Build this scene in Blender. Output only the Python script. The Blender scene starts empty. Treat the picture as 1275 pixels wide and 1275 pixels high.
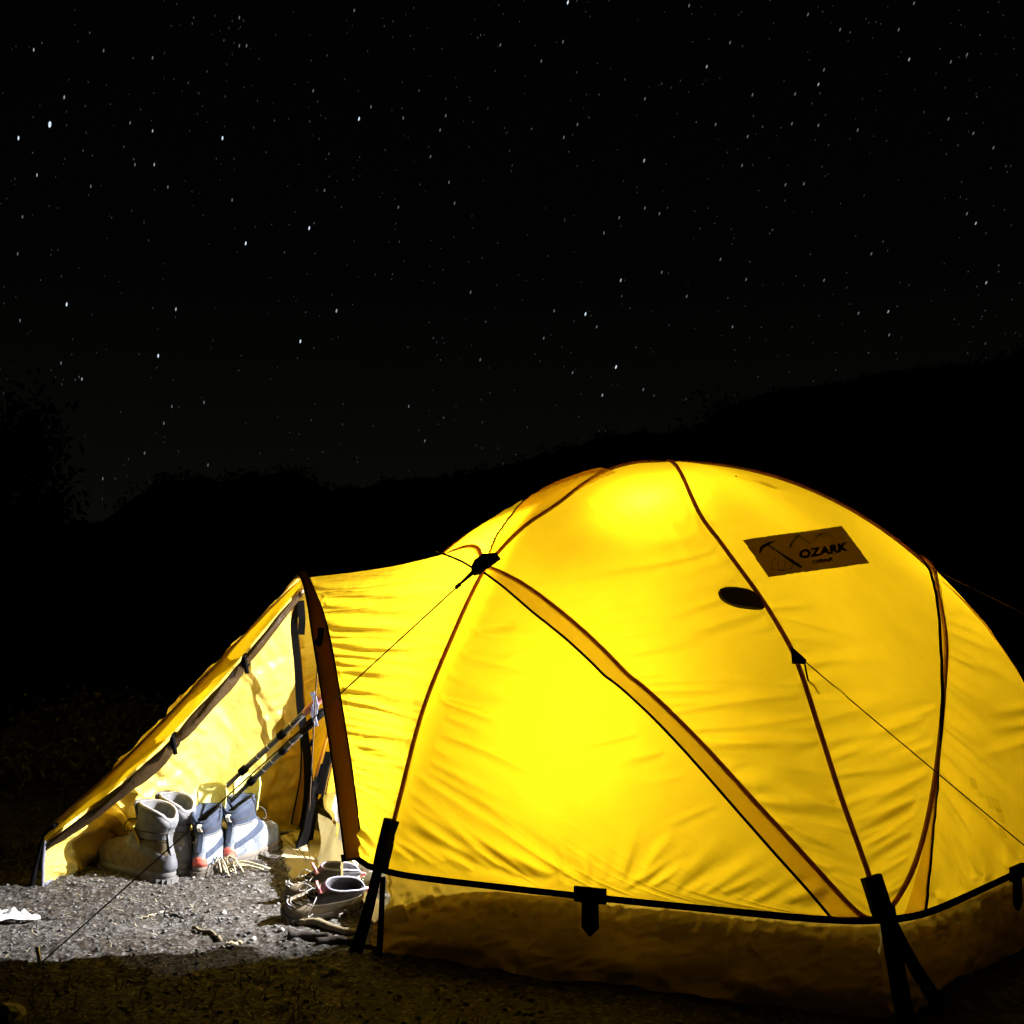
import bpy, bmesh, math, random
import numpy as np
from mathutils import Vector, Matrix
random.seed(7); rng = np.random.default_rng(7)
sc = bpy.context.scene
PI = math.pi

# ------------------------------------------------------------------ camera, sky, exposure
FPX = 1500.0; CAMZ = 0.80; TILT = math.atan((729 - 637.5) / FPX)
cam_d = bpy.data.cameras.new('camera'); cam = bpy.data.objects.new('camera', cam_d)
sc.collection.objects.link(cam); sc.camera = cam
cam.location = (0, 0, CAMZ); cam.rotation_euler = (PI / 2 + TILT, 0, 0)
cam_d.sensor_width = 36; cam_d.lens = 36 * FPX / 1275; cam_d.clip_start = .05; cam_d.clip_end = 6000

world = bpy.data.worlds.new('World'); sc.world = world; world.use_nodes = True
wn = world.node_tree; wn.nodes.clear()
def wnode(t, **k):
    n = wn.nodes.new(t)
    for a, b in k.items(): setattr(n, a, b)
    return n
w_out = wnode('ShaderNodeOutputWorld'); w_bg = wnode('ShaderNodeBackground')
w_sky = wnode('ShaderNodeTexSky', sky_type='NISHITA', sun_disc=False, sun_elevation=math.radians(-8), sun_rotation=math.radians(-25))
w_tc = wnode('ShaderNodeTexCoord'); w_sep = wnode('ShaderNodeSeparateXYZ'); w_ramp = wnode('ShaderNodeValToRGB')
e = w_ramp.color_ramp.elements                     # faint airglow, a little stronger towards the horizon
e[0].position = 0.0; e[0].color = (.0036, .0034, .0020, 1)
e[1].position = .5; e[1].color = (.0004, .0005, .0005, 1)
m1 = e.new(.14); m1.color = (.0019, .0019, .0013, 1)
m2 = e.new(.26); m2.color = (.0006, .0007, .0006, 1)
w_mul = wnode('ShaderNodeMix', data_type='RGBA', blend_type='MULTIPLY'); w_mul.inputs[0].default_value = 1
w_mul.inputs[7].default_value = (.01, .01, .01, 1)
w_add = wnode('ShaderNodeMix', data_type='RGBA', blend_type='ADD'); w_add.inputs[0].default_value = 1
L_ = wn.links.new
L_(w_tc.outputs['Generated'], w_sep.inputs[0]); L_(w_sep.outputs['Z'], w_ramp.inputs[0])
L_(w_sky.outputs[0], w_mul.inputs[6]); L_(w_mul.outputs[2], w_add.inputs[6]); L_(w_ramp.outputs[0], w_add.inputs[7])
L_(w_add.outputs[2], w_bg.inputs[0]); w_bg.inputs[1].default_value = 1.0; L_(w_bg.outputs[0], w_out.inputs[0])

LAMP_MAIN = 20.0        # watts: lantern hanging low behind the near side panel, white LED
LAMP_ROOF = 5.6        # watts: small lamp clipped under the roof
LAMP_FILL = 4.8  # watts: unseen lamp added to brighten the right-hand panels
HEADLAMP = 720.0        # watts: beam of the headlamp hung beside the lantern, aimed out of the door
vs = sc.view_settings; vs.view_transform = 'Standard'; vs.look = 'None'; vs.exposure = 0.0; vs.gamma = 1.0; vs.use_curve_mapping = False
sc.cycles.use_denoising = True; sc.cycles.max_bounces = 8; sc.cycles.diffuse_bounces = 5; sc.cycles.transmission_bounces = 6
sc.cycles.transparent_max_bounces = 8; sc.cycles.sample_clamp_indirect = 4.0; sc.cycles.caustics_reflective = False; sc.cycles.caustics_refractive = False

# ------------------------------------------------------------------ helpers: pixel -> direction, meshes, noise
def ray(u, v):
    a = (u - 637.5) / FPX; b = (637.5 - v) / FPX; c, s = math.cos(TILT), math.sin(TILT)
    return np.array([a, c - b * s, s + b * c])
EYE = np.array([0, 0, CAMZ])
def gp(u, v, z=0.0):
    d = ray(u, v); return EYE + d * ((z - CAMZ) / d[2])
def pt(u, v, y):
    d = ray(u, v); return EYE + d * (y / d[1])

def _h(ix, iy, iz, seed):
    n = (ix * 374761393 + iy * 668265263 + iz * 1442695041 + seed * 974634777) & 0x7fffffff
    n = ((n ^ (n >> 13)) * 1274126177) & 0x7fffffff
    return ((n ^ (n >> 16)) & 0xffff) / 65535.0
def vnoise(x, y=0.0, z=0.0, seed=0):
    x, y, z = np.broadcast_arrays(np.asarray(x, float), np.asarray(y, float), np.asarray(z, float))
    xi, yi, zi = [np.floor(a).astype(np.int64) for a in (x, y, z)]
    fx, fy, fz = x - xi, y - yi, z - zi
    fx, fy, fz = [f * f * (3 - 2 * f) for f in (fx, fy, fz)]
    r = 0
    for dx in (0, 1):
        for dy in (0, 1):
            for dz in (0, 1):
                w = (fx if dx else 1 - fx) * (fy if dy else 1 - fy) * (fz if dz else 1 - fz)
                r = r + w * _h(xi + dx, yi + dy, zi + dz, seed)
    return r * 2 - 1
def fbm(x, y, seed=0, o=4):
    r = 0; a = 1; f = 1
    for k in range(o):
        r = r + a * vnoise(np.asarray(x) * f, np.asarray(y) * f, 0, seed + k); a *= .5; f *= 2.03
    return r
def sstep(a, b, x):
    t = np.clip((np.asarray(x, float) - a) / (b - a), 0, 1); return t * t * (3 - 2 * t)

def link(o, parent=None):
    sc.collection.objects.link(o)
    if parent is not None: o.parent = parent
    return o
def mesh(name, verts, faces, mat, parent=None, smooth=True, uv=None):
    m = bpy.data.meshes.new(name)
    vv = np.asarray(verts, float)
    if parent is not None: vv = vv - np.array(parent_world(parent))
    m.from_pydata([tuple(v) for v in vv], [], faces); m.validate(verbose=False)
    if smooth: m.polygons.foreach_set('use_smooth', [True] * len(m.polygons))
    if uv is not None:
        l = m.uv_layers.new(name='uv'); vi = np.zeros(len(m.loops), int); m.loops.foreach_get('vertex_index', vi)
        l.data.foreach_set('uv', np.asarray(uv, float)[vi].ravel())
    m.materials.append(mat); m.update()
    return link(bpy.data.objects.new(name, m), parent)
def parent_world(p):
    v = Vector((0, 0, 0))
    while p is not None: v = v + Vector(p.location); p = p.parent
    return v
def empty(name, loc):
    o = bpy.data.objects.new(name, None); o.location = tuple(loc); o.empty_display_size = .05
    return link(o)
def tag(o, label=None, cat=None, group=None, kind=None):
    if label: o['label'] = label
    if cat: o['category'] = cat
    if group: o['group'] = group
    if kind: o['kind'] = kind
    return o
def grid_faces(n, m, wrap=False):
    f = []
    for i in range(n - 1):
        for j in range(m if wrap else m - 1):
            j2 = (j + 1) % m
            f.append((i * m + j, i * m + j2, (i + 1) * m + j2, (i + 1) * m + j))
    return f
def catmull(P, n):
    P = np.asarray(P, float); k = len(P)
    Q = np.vstack([2 * P[0] - P[1], P, 2 * P[-1] - P[-2]]); out = []
    for t in np.linspace(0, k - 1, n):
        i = min(int(t), k - 2); f = t - i
        a, b, c, d = Q[i], Q[i + 1], Q[i + 2], Q[i + 3]
        out.append(.5 * (2 * b + (c - a) * f + (2 * a - 5 * b + 4 * c - d) * f * f + (3 * b - a - 3 * c + d) * f ** 3))
    return np.array(out)
def frames(P):
    P = np.asarray(P, float); T = np.gradient(P, axis=0); T /= np.linalg.norm(T, axis=1)[:, None] + 1e-12
    up = np.array([0, 0, 1.]) if abs(T[0][2]) < .9 else np.array([1., 0, 0])
    N = []; n = np.cross(T[0], up); n /= np.linalg.norm(n)
    for t in T:
        n = n - t * np.dot(n, t); n /= np.linalg.norm(n) + 1e-12; N.append(n)
    N = np.array(N); return P, T, N, np.cross(T, N)
def tube_geo(P, r, n=7):
    P, T, N, B = frames(P); r = np.broadcast_to(np.asarray(r, float), (len(P),))
    a = np.linspace(0, 2 * PI, n, endpoint=False)
    V = (P[:, None] + r[:, None, None] * (np.cos(a)[None, :, None] * N[:, None] + np.sin(a)[None, :, None] * B[:, None])).reshape(-1, 3)
    k = len(P); F = grid_faces(k, n, True) + [tuple(range(n))[::-1], tuple((k - 1) * n + i for i in range(n))]
    return V, F
def tube(name, P, r, mat, parent=None, n=7):
    return mesh(name, *tube_geo(P, r, n), mat, parent)
def ribbon_geo(P, Nrm, w, th):
    P = np.asarray(P, float); Nrm = np.asarray(Nrm, float); T = np.gradient(P, axis=0); T /= np.linalg.norm(T, axis=1)[:, None]
    S = np.cross(T, Nrm); S /= np.linalg.norm(S, axis=1)[:, None]; Nn = np.cross(S, T)
    w = np.broadcast_to(np.asarray(w, float), (len(P),))[:, None]
    V = np.stack([P - S * w / 2 - Nn * th / 2, P + S * w / 2 - Nn * th / 2, P + S * w / 2 + Nn * th / 2, P - S * w / 2 + Nn * th / 2], 1).reshape(-1, 3)
    k = len(P); return V, grid_faces(k, 4, True) + [(3, 2, 1, 0), tuple((k - 1) * 4 + i for i in range(4))]
def ribbon(name, P, Nrm, w, th, mat, parent=None):
    return mesh(name, *ribbon_geo(P, Nrm, w, th), mat, parent, smooth=False)
def join(parts):
    V = []; F = []; o = 0
    for v, f in parts:
        V.append(np.asarray(v)); F += [tuple(i + o for i in q) for q in f]; o += len(v)
    return np.vstack(V), F
def box_geo(c, sx, sy, sz, rot=None):
    v = np.array([[x, y, z] for x in (-.5, .5) for y in (-.5, .5) for z in (-.5, .5)]) * (sx, sy, sz)
    if rot is not None: v = v @ np.asarray(rot).T
    return v + np.asarray(c), [(0, 1, 3, 2), (4, 6, 7, 5), (0, 4, 5, 1), (2, 3, 7, 6), (0, 2, 6, 4), (1, 5, 7, 3)]
def thick(V, F, nrm, t):                            # closed slab from an open sheet
    V = np.asarray(V); n = len(V); from collections import Counter
    ed = Counter()
    for f in F:
        for a, b in zip(f, f[1:] + f[:1]): ed[(a, b)] += 1
    G = [tuple(i + n for i in f) for f in F] + [tuple(reversed(f)) for f in F]
    for (a, b) in ed:
        if (b, a) not in ed: G.append((a, b, b + n, a + n))
    return np.vstack([V, V + np.asarray(nrm) * t]), G

# ------------------------------------------------------------------ materials
MATS = {}
def nodes(name):
    m = bpy.data.materials.new(name); m.use_nodes = True; t = m.node_tree; t.nodes.clear()
    o = t.nodes.new('ShaderNodeOutputMaterial'); MATS[name] = m
    def N(ty, **k):
        n = t.nodes.new(ty)
        for a, b in k.items(): setattr(n, a, b)
        return n
    return m, t, o, N, t.links.new
def fabric(name, refl, trans, mix=.55, crease=.25, cs=(1, 1, 1), gloss=.05, var=.12, sheer=0):
    m, t, o, N, L = nodes(name)
    tc = N('ShaderNodeTexCoord'); mp = N('ShaderNodeMapping'); mp.inputs['Scale'].default_value = cs
    L(tc.outputs['Object'], mp.inputs[0])
    n1 = N('ShaderNodeTexNoise'); n1.inputs['Scale'].default_value = 14; n1.inputs['Detail'].default_value = 5; n1.inputs['Roughness'].default_value = .6
    n2 = N('ShaderNodeTexNoise'); n2.inputs['Scale'].default_value = 900; n2.inputs['Detail'].default_value = 2
    n3 = N('ShaderNodeTexNoise'); n3.inputs['Scale'].default_value = 6; n3.inputs['Detail'].default_value = 6; n3.inputs['Roughness'].default_value = .65
    L(mp.outputs[0], n1.inputs['Vector']); L(tc.outputs['Object'], n2.inputs['Vector']); L(tc.outputs['Object'], n3.inputs['Vector'])
    b1 = N('ShaderNodeBump'); b1.inputs['Strength'].default_value = crease; b1.inputs['Distance'].default_value = .02
    b2 = N('ShaderNodeBump'); b2.inputs['Strength'].default_value = .25; b2.inputs['Distance'].default_value = .0006
    L(n1.outputs[0], b1.inputs['Height']); L(n2.outputs[0], b2.inputs['Height']); L(b1.outputs[0], b2.inputs['Normal'])
    mr = N('ShaderNodeMapRange'); mr.inputs[1].default_value = .25; mr.inputs[2].default_value = .75
    mr.inputs[3].default_value = 1 - var; mr.inputs[4].default_value = 1 + var * .5; L(n3.outputs[0], mr.inputs[0])
    mr2 = N('ShaderNodeMapRange'); mr2.inputs[1].default_value = .3; mr2.inputs[2].default_value = .7
    mr2.inputs[3].default_value = .92; mr2.inputs[4].default_value = 1.05; L(n2.outputs[0], mr2.inputs[0])
    mm = N('ShaderNodeMath', operation='MULTIPLY'); L(mr.outputs[0], mm.inputs[0]); L(mr2.outputs[0], mm.inputs[1])
    def tint(c):
        x = N('ShaderNodeMix', data_type='RGBA', blend_type='MULTIPLY'); x.inputs[0].default_value = 1; x.inputs[6].default_value = (*c, 1)
        L(mm.outputs[0], x.inputs[7]); return x.outputs[2]
    d = N('ShaderNodeBsdfDiffuse'); tr = N('ShaderNodeBsdfTranslucent'); mx = N('ShaderNodeMixShader'); mx.inputs[0].default_value = mix
    L(tint(refl), d.inputs[0]); L(tint(trans), tr.inputs[0])
    for q in (d, tr): L(b2.outputs[0], q.inputs['Normal'])
    L(d.outputs[0], mx.inputs[1]); L(tr.outputs[0], mx.inputs[2])
    g = N('ShaderNodeBsdfGlossy'); g.inputs['Roughness'].default_value = .42; L(b2.outputs[0], g.inputs['Normal'])
    m2 = N('ShaderNodeMixShader'); m2.inputs[0].default_value = gloss
    L(mx.outputs[0], m2.inputs[1]); L(g.outputs[0], m2.inputs[2])
    if sheer:
        tp = N('ShaderNodeBsdfTransparent'); m3 = N('ShaderNodeMixShader'); m3.inputs[0].default_value = sheer; L(m2.outputs[0], m3.inputs[1]); L(tp.outputs[0], m3.inputs[2]); L(m3.outputs[0], o.inputs[0])
    else: L(m2.outputs[0], o.inputs[0])
    return m
def solid(name, col, rough=.7, var=.25, scale=30, bump=.3, bdist=.002, metal=0, spec=.4, col2=None):
    m, t, o, N, L = nodes(name)
    tc = N('ShaderNodeTexCoord'); n = N('ShaderNodeTexNoise'); n.inputs['Scale'].default_value = scale; n.inputs['Detail'].default_value = 6; n.inputs['Roughness'].default_value = .62
    L(tc.outputs['Object'], n.inputs['Vector'])
    r = N('ShaderNodeValToRGB'); c2 = col2 or tuple(c * (1 + var) for c in col)
    r.color_ramp.elements[0].position = .32; r.color_ramp.elements[1].position = .7
    r.color_ramp.elements[0].color = (*[c * (1 - var) for c in col], 1); r.color_ramp.elements[1].color = (*c2, 1)
    L(n.outputs[0], r.inputs[0])
    b = N('ShaderNodeBump'); b.inputs['Strength'].default_value = bump; b.inputs['Distance'].default_value = bdist
    nf = N('ShaderNodeTexNoise'); nf.inputs['Scale'].default_value = scale * 9; nf.inputs['Detail'].default_value = 3; L(tc.outputs['Object'], nf.inputs['Vector'])
    L(nf.outputs[0], b.inputs['Height'])
    p = N('ShaderNodeBsdfPrincipled'); p.inputs['Roughness'].default_value = rough; p.inputs['Metallic'].default_value = metal
    p.inputs['Specular IOR Level'].default_value = spec
    L(r.outputs[0], p.inputs['Base Color']); L(b.outputs[0], p.inputs['Normal']); L(p.outputs[0], o.inputs[0])
    return m
YR, YT = (.80, .56, .035), (.95, .61, .008)
M_fly = fabric('fly_fabric', YR, YT, .58, .10)
M_tunnel = fabric('tunnel_fabric', YR, (.93, .64, .02), .55, .16)
M_vest = fabric('vestibule_fabric', (.86, .68, .15), (.95, .62, .03), .36, .45, gloss=.04)
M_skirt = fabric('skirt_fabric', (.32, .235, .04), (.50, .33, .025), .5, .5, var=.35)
M_band = fabric('doubled_fabric', (.60, .38, .03), (.95, .52, .012), .6, .15, sheer=.38)
M_sleeve = fabric('pole_sleeve', (.34, .18, .015), (.54, .27, .010), .55, .1)
M_hoop = fabric('hoop_sleeve', (.30, .18, .03), (.48, .26, .016), .45, .2)
M_roll_shade = fabric('shaded_roll_fabric', (.05, .028, .008), (.06, .03, .004), .25, .4)  # door cloth darkened in its colour to stand in for shade under the flap
M_inner = fabric('inner_fabric', (.80, .56, .05), (.9, .62, .03), .6, .2, sheer=.55)
M_door = fabric('inner_door_fabric', (.74, .71, .76), (.75, .72, .75), .45, .2)
M_mark = fabric('faint_print', (.5, .35, .03), (.6, .37, .012), .58, .1, sheer=.88)
M_tub = fabric('floor_tub', (.20, .18, .12), (.15, .11, .035), .6, .6)
M_patch = fabric('logo_patch', (.10, .075, .02), (.16, .10, .008), .45, .05)
M_flap = fabric('vent_cover', (.018, .016, .012), (.02, .014, .003), .3, .2)
M_black = solid('black_webbing', (.004, .004, .0045), .95, .3, 60, spec=.04)
M_print = solid('black_print', (.004, .004, .004), .8, .2, 60)
M_printb = solid('brown_print', (.03, .018, .004), .8, .2, 60)
M_cord = solid('guy_cord', (.06, .035, .015), .8, .3, 200)
M_metal = solid('aluminium', (.55, .56, .58), .32, .1, 60, metal=1)
M_pole = solid('pole_shaft', (.03, .03, .032), .35, .3, 40, metal=.0, spec=.6)
M_red = solid('red_grip', (.50, .03, .05), .5, .4, 80, col2=(.75, .35, .36))
M_strapblue = solid('patterned_strap', (.010, .014, .05), .7, .6, 160, col2=(.16, .18, .26))
M_white = solid('white_tissue', (.80, .80, .80), .8, .08, 40)
M_grey_u = solid('grey_suede', (.13, .12, .10), .9, .4, 26, .5, .0015)
M_tan_u = solid('tan_suede', (.135, .105, .06), .92, .45, 26, .5, .0015)
M_grey_c = solid('grey_collar', (.12, .125, .14), .9, .35, 40, .5, .001)
M_grey_h = solid('grey_rubber', (.10, .105, .125), .7, .2, 40)
M_pale = solid('pale_lining', (.36, .35, .36), .95, .15, 60, .5, .001)
M_sole = solid('grey_sole', (.12, .118, .12), .8, .25, 40, .5, .002)
M_blue_u = solid('blue_grey_leather', (.11, .135, .18), .75, .4, 22, .5, .0015, col2=(.27, .30, .35))
M_blue_c = solid('navy_collar', (.03, .042, .075), .85, .3, 50, .5, .001)
M_ytong = solid('yellow_tongue', (.78, .76, .24), .8, .15, 30, .3, .001)
M_redheel = solid('red_rubber', (.55, .10, .07), .6, .25, 40)
M_dsole = solid('taupe_sole', (.13, .115, .10), .8, .25, 40, .5, .002)
M_lace = solid('dark_lace', (.05, .04, .03), .9, .3, 200)
M_loop = solid('pale_loop', (.72, .66, .5), .8, .15, 100)
M_shoe = solid('tan_mesh_shoe', (.16, .13, .085), .9, .35, 60, .6, .0015)
M_shoec = solid('violet_grey_collar', (.15, .145, .19), .8, .3, 60, .4, .001)
M_shoe_shade = solid('shaded_collar', (.035, .033, .04), .9, .3, 60)  # collar sides face away from the lamp; that shade is put into the colour
M_dark = solid('dark_lining', (.03, .03, .035), .95, .3, 60)
M_mat = solid('tan_foam_mat', (.40, .345, .21), .95, .14, 9, .35, .002)
M_straw = solid('dry_straw', (.46, .40, .26), .85, .3, 30)
M_stick = solid('weathered_stick', (.22, .18, .11), .85, .4, 30, .6, .002)
M_dstick = solid('dark_stick', (.045, .035, .03), .85, .4, 30, .6, .002)
M_stone = solid('grey_stone', (.27, .265, .26), .85, .35, 14, .6, .003)
M_grav = solid('gravel_bits', (.075, .073, .071), .88, .55, 9, .5, .002, col2=(.22, .219, .218))
M_bark = solid('bark', (.05, .038, .028), .95, .4, 12, .8, .01)
M_hill = solid('hillside_scrub', (.028, .030, .016), 1., .4, .3, .6, .3, spec=0)
M_grass = solid('dry_grass', (.03, .024, .011), .9, .4, 6)
def leafmat(name, c):
    m, t, o, N, L = nodes(name)
    d = N('ShaderNodeBsdfDiffuse'); d.inputs[0].default_value = (*c, 1); tr = N('ShaderNodeBsdfTranslucent'); tr.inputs[0].default_value = (*[x * 1.2 for x in c], 1)
    oi = N('ShaderNodeTexNoise'); oi.inputs['Scale'].default_value = 5; tc = N('ShaderNodeTexCoord'); L(tc.outputs['Object'], oi.inputs['Vector'])
    r = N('ShaderNodeValToRGB'); r.color_ramp.elements[0].position = .3; r.color_ramp.elements[1].position = .7
    r.color_ramp.elements[0].color = (*[x * .55 for x in c], 1); r.color_ramp.elements[1].color = (*[x * 1.4 for x in c], 1)
    L(oi.outputs[0], r.inputs[0]); L(r.outputs[0], d.inputs[0])
    x = N('ShaderNodeMixShader'); x.inputs[0].default_value = .3; L(d.outputs[0], x.inputs[1]); L(tr.outputs[0], x.inputs[2]); L(x.outputs[0], o.inputs[0]); return m
M_leaf = leafmat('bush_leaf', (.075, .08, .035)); M_leaf2 = leafmat('tree_leaf', (.035, .045, .018))
def soil():
    m, t, o, N, L = nodes('soil')
    tc = N('ShaderNodeTexCoord')
    def noise(s, d=6, r=.6):
        n = N('ShaderNodeTexNoise'); n.inputs['Scale'].default_value = s; n.inputs['Detail'].default_value = d; n.inputs['Roughness'].default_value = r
        L(tc.outputs['Object'], n.inputs['Vector']); return n.outputs[0]
    a = noise(3.0); b = noise(70, 5, .7); v = N('ShaderNodeTexVoronoi'); v.inputs['Scale'].default_value = 120; L(tc.outputs['Object'], v.inputs['Vector'])
    r = N('ShaderNodeValToRGB'); r.color_ramp.elements[0].position = .3; r.color_ramp.elements[1].position = .72
    r.color_ramp.elements[0].color = (.020, .0155, .012, 1); r.color_ramp.elements[1].color = (.088, .085, .083, 1); L(b, r.inputs[0])
    r2 = N('ShaderNodeValToRGB'); r2.color_ramp.elements[0].position = .35; r2.color_ramp.elements[1].position = .65
    r2.color_ramp.elements[0].color = (.72, .62, .52, 1); r2.color_ramp.elements[1].color = (1.1, 1.1, 1.1, 1); L(a, r2.inputs[0])
    x = N('ShaderNodeMix', data_type='RGBA', blend_type='MULTIPLY'); x.inputs[0].default_value = 1; L(r.outputs[0], x.inputs[6]); L(r2.outputs[0], x.inputs[7])
    g = N('ShaderNodeMapRange'); g.inputs[1].default_value = .55; g.inputs[2].default_value = .9; L(v.outputs['Color'], g.inputs[0])
    y = N('ShaderNodeMix', data_type='RGBA'); L(g.outputs[0], y.inputs[0]); L(x.outputs[2], y.inputs[6]); y.inputs[7].default_value = (.14, .138, .137, 1)
    b1 = N('ShaderNodeBump'); b1.inputs['Strength'].default_value = .8; b1.inputs['Distance'].default_value = .006; L(b, b1.inputs['Height'])
    b2 = N('ShaderNodeBump'); b2.inputs['Strength'].default_value = .6; b2.inputs['Distance'].default_value = .004; L(v.outputs['Distance'], b2.inputs['Height']); L(b1.outputs[0], b2.inputs['Normal'])
    p = N('ShaderNodeBsdfPrincipled'); p.inputs['Roughness'].default_value = .95; p.inputs['Specular IOR Level'].default_value = .2
    L(y.outputs[2], p.inputs['Base Color']); L(b2.outputs[0], p.inputs['Normal']); L(p.outputs[0], o.inputs[0]); return m
M_soil = soil()
def emit(name, col, s):
    m, t, o, N, L = nodes(name); q = N('ShaderNodeEmission'); q.inputs[0].default_value = (*col, 1); q.inputs[1].default_value = s; L(q.outputs[0], o.inputs[0]); return m

# ------------------------------------------------------------------ ground and hillside
def gz(x, y):
    x = np.asarray(x, float); y = np.asarray(y, float)
    near = np.exp(-(((x + .3) / 6) ** 2 + ((y - 3) / 6) ** 2))
    return near * (.010 * fbm(x * 2.2, y * 2.2, 11, 3) + .0045 * fbm(x * 16, y * 16, 21, 3)) + (1 - near) * .25 * fbm(x * .12, y * .12, 5, 3)
def grow(a, step, to, k):
    out = []; s = step
    while abs(a) < to: a += s; s *= k; out.append(a)
    return out
xs = sorted(grow(-1.7, -.012, 900, 1.12)) + list(np.arange(-1.7, -.2, .0055)) + list(np.arange(-.2, 1.5, .02)) + grow(1.5, .03, 900, 1.15)
ys = [-t for t in reversed(grow(0, .1, 300, 1.3))] + list(np.arange(.0, 2.2, .07)) + list(np.arange(2.2, 2.45, .012)) + list(np.arange(2.45, 4.05, .0065)) + grow(4.05, .02, 900, 1.12)
X, Y = np.meshgrid(xs, ys); Z = gz(X, Y)
fine = (sstep(-1.7, -1.6, X) * (1 - sstep(-.25, -.1, X)) * sstep(2.4, 2.5, Y) * (1 - sstep(3.95, 4.05, Y)))
clod = np.clip(fbm(X * 45, Y * 45, 33, 3), -.3, 1.4); Z = Z + fine * .0045 * clod
tag(mesh('ground', np.stack([X, Y, Z], -1).reshape(-1, 3), grid_faces(len(ys), len(xs)), M_soil), 'dark stony campsite soil around the tent', kind='structure')

RIDGE = [(-700, 560), (-300, 520), (-80, 600), (60, 655), (130, 648), (160, 622), (200, 598), (300, 592), (365, 586), (405, 606), (520, 600), (600, 586), (700, 560), (745, 545), (868, 540),
         (895, 505), (940, 496), (1000, 488), (1130, 466), (1275, 440), (1500, 400), (1900, 380)]
us = np.linspace(-700, 1900, 240); vr = np.interp(us, [p[0] for p in RIDGE], [p[1] for p in RIDGE])
rows = []
for k, f in enumerate(np.linspace(0, 1.25, 26)):
    D = 40 + 110 * min(f, 1.0) + 120 * max(0, f - 1)
    top = np.array([pt(u, v, 150.0)[2] for u, v in zip(us, vr)])
    hgt = -1.5 + (top + 1.5) * (min(f, 1) ** 1.3) * (1 - .6 * max(0, f - 1) / .25)
    xx = (us - 637.5) / FPX * D
    rows.append(np.stack([xx, np.full_like(xx, D), hgt + .8 * min(f, 1) * fbm(xx * .15, np.full_like(xx, D * .15), 71, 3)], -1))
tag(mesh('hillside', np.vstack(rows), grid_faces(26, 240), M_hill), 'black wooded hillside rising behind the tent', kind='structure')

# ------------------------------------------------------------------ sky: stars far out
def star_geo(u, v, w, l, slant):
    D = 1700.0; d = ray(u, v); n = d / np.linalg.norm(d); c = EYE + n * D
    up = np.array([0, 0, 1.]) - n * n[2]; up /= np.linalg.norm(up); rt = np.cross(n, up)
    a = up * math.cos(slant) + rt * math.sin(slant); b = np.cross(n, a); s = D / FPX
    V = np.array([c + a * l * s / 2, c + b * w * s / 2 + a * l * s * .25, c + b * w * s / 2 - a * l * s * .25, c - a * l * s / 2, c - b * w * s / 2 - a * l * s * .25, c - b * w * s / 2 + a * l * s * .25, c + n * w * s, c - n * w * s])
    F = []
    for i in range(6): F += [(i, (i + 1) % 6, 7), ((i + 1) % 6, i, 6)]
    return V, F
BRIGHT = [(62, 155, 3), (23, 172, 2), (277, 172, 2), (190, 163, 1.5), (162, 153, 1), (447, 148, 2), (385, 284, 2), (306, 303, 2), (83, 379, 2), (219, 385, 1.7), (419, 387, 1.7), (729, 391, 2), (773, 349, 1.7), (802, 200, 1.7),
  (1019, 105, 1.5), (1132, 74, 1.5), (880, 83, 1.5), (707, 3, 2), (767, 457, 2), (197, 443, 2), (374, 425, 2), (1215, 278, 1.4), (1228, 352, 1.4), (1106, 388, 1.4), (214, 506, 1.2), (102, 472, 1.5), (404, 237, 1.3), (192, 205, 1.6),
  (168, 205, 1), (46, 218, 1.6), (555, 144, 1.3), (548, 162, 1), (559, 227, 1.3), (771, 271, 1.3), (824, 339, 1.2), (750, 492, 1.5), (803, 123, 1.2), (42, 62, 1.4), (129, 63, 1.3), (190, 72, 1.2), (298, 22, 1.3), (298, 57, 1), (307, 57, 1.2),
  (80, 121, 1.4), (209, 233, 1.2), (113, 232, 1), (289, 249, 1), (390, 113, 1.3), (28, 270, 1.2), (22, 316, 1.1), (25, 399, 1), (441, 13, 1.2), (623, 56, 1.1), (701, 52, 1.2), (674, 76, 1.1), (462, 133, 1), (502, 147, 1),
  (566, 253, 1.1), (496, 258, 1.2), (803, 259, 1), (821, 266, 1), (752, 290, 1.1), (586, 364, 1.1), (743, 407, 1.2), (677, 421, 1.2), (690, 387, 1), (536, 195, 1), (719, 155, 1), (702, 171, 1), (858, 7, 1.1), (1138, 4, 1.3), (1006, 18, 1.1),
  (1046, 37, 1.2), (1119, 37, 1.2), (909, 53, 1), (1204, 68, 1.1), (1184, 77, 1.2), (1026, 87, 1.1), (937, 118, 1.1), (990, 117, 1), (891, 155, 1.1), (931, 170, 1), (986, 154, 1), (1019, 156, 1.1), (1068, 162, 1), (1181, 148, 1.1), (1212, 166, 1),
  (1237, 184, 1), (924, 206, 1.1), (978, 230, 1), (1001, 229, 1), (1204, 266, 1.2), (1085, 316, 1), (897, 323, 1.1), (1069, 390, 1.2), (1107, 417, 1), (855, 369, 1.1), (912, 407, 1.1), (1026, 349, 1), (929, 348, 1), (254, 501, 1.1), (180, 564, 1.1),
  (128, 596, 1), (259, 579, 1), (76, 452, 1.2), (204, 527, 1), (713, 464, 1.2), (801, 485, 1.2), (509, 506, 1.1), (529, 549, 1), (598, 448, 1)]
M_s = [emit('star_%s' % n, c, s) for n, c, s in (('brightest', (.75, .88, 1), 1.0), ('bright', (.85, .92, 1), .40), ('middle', (.75, .85, 1), .16), ('dim', (.8, .9, 1), .034))]
def slant_at(u): return .05 + .42 * max(0, u) / 1275
parts = [[], []]
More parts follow.
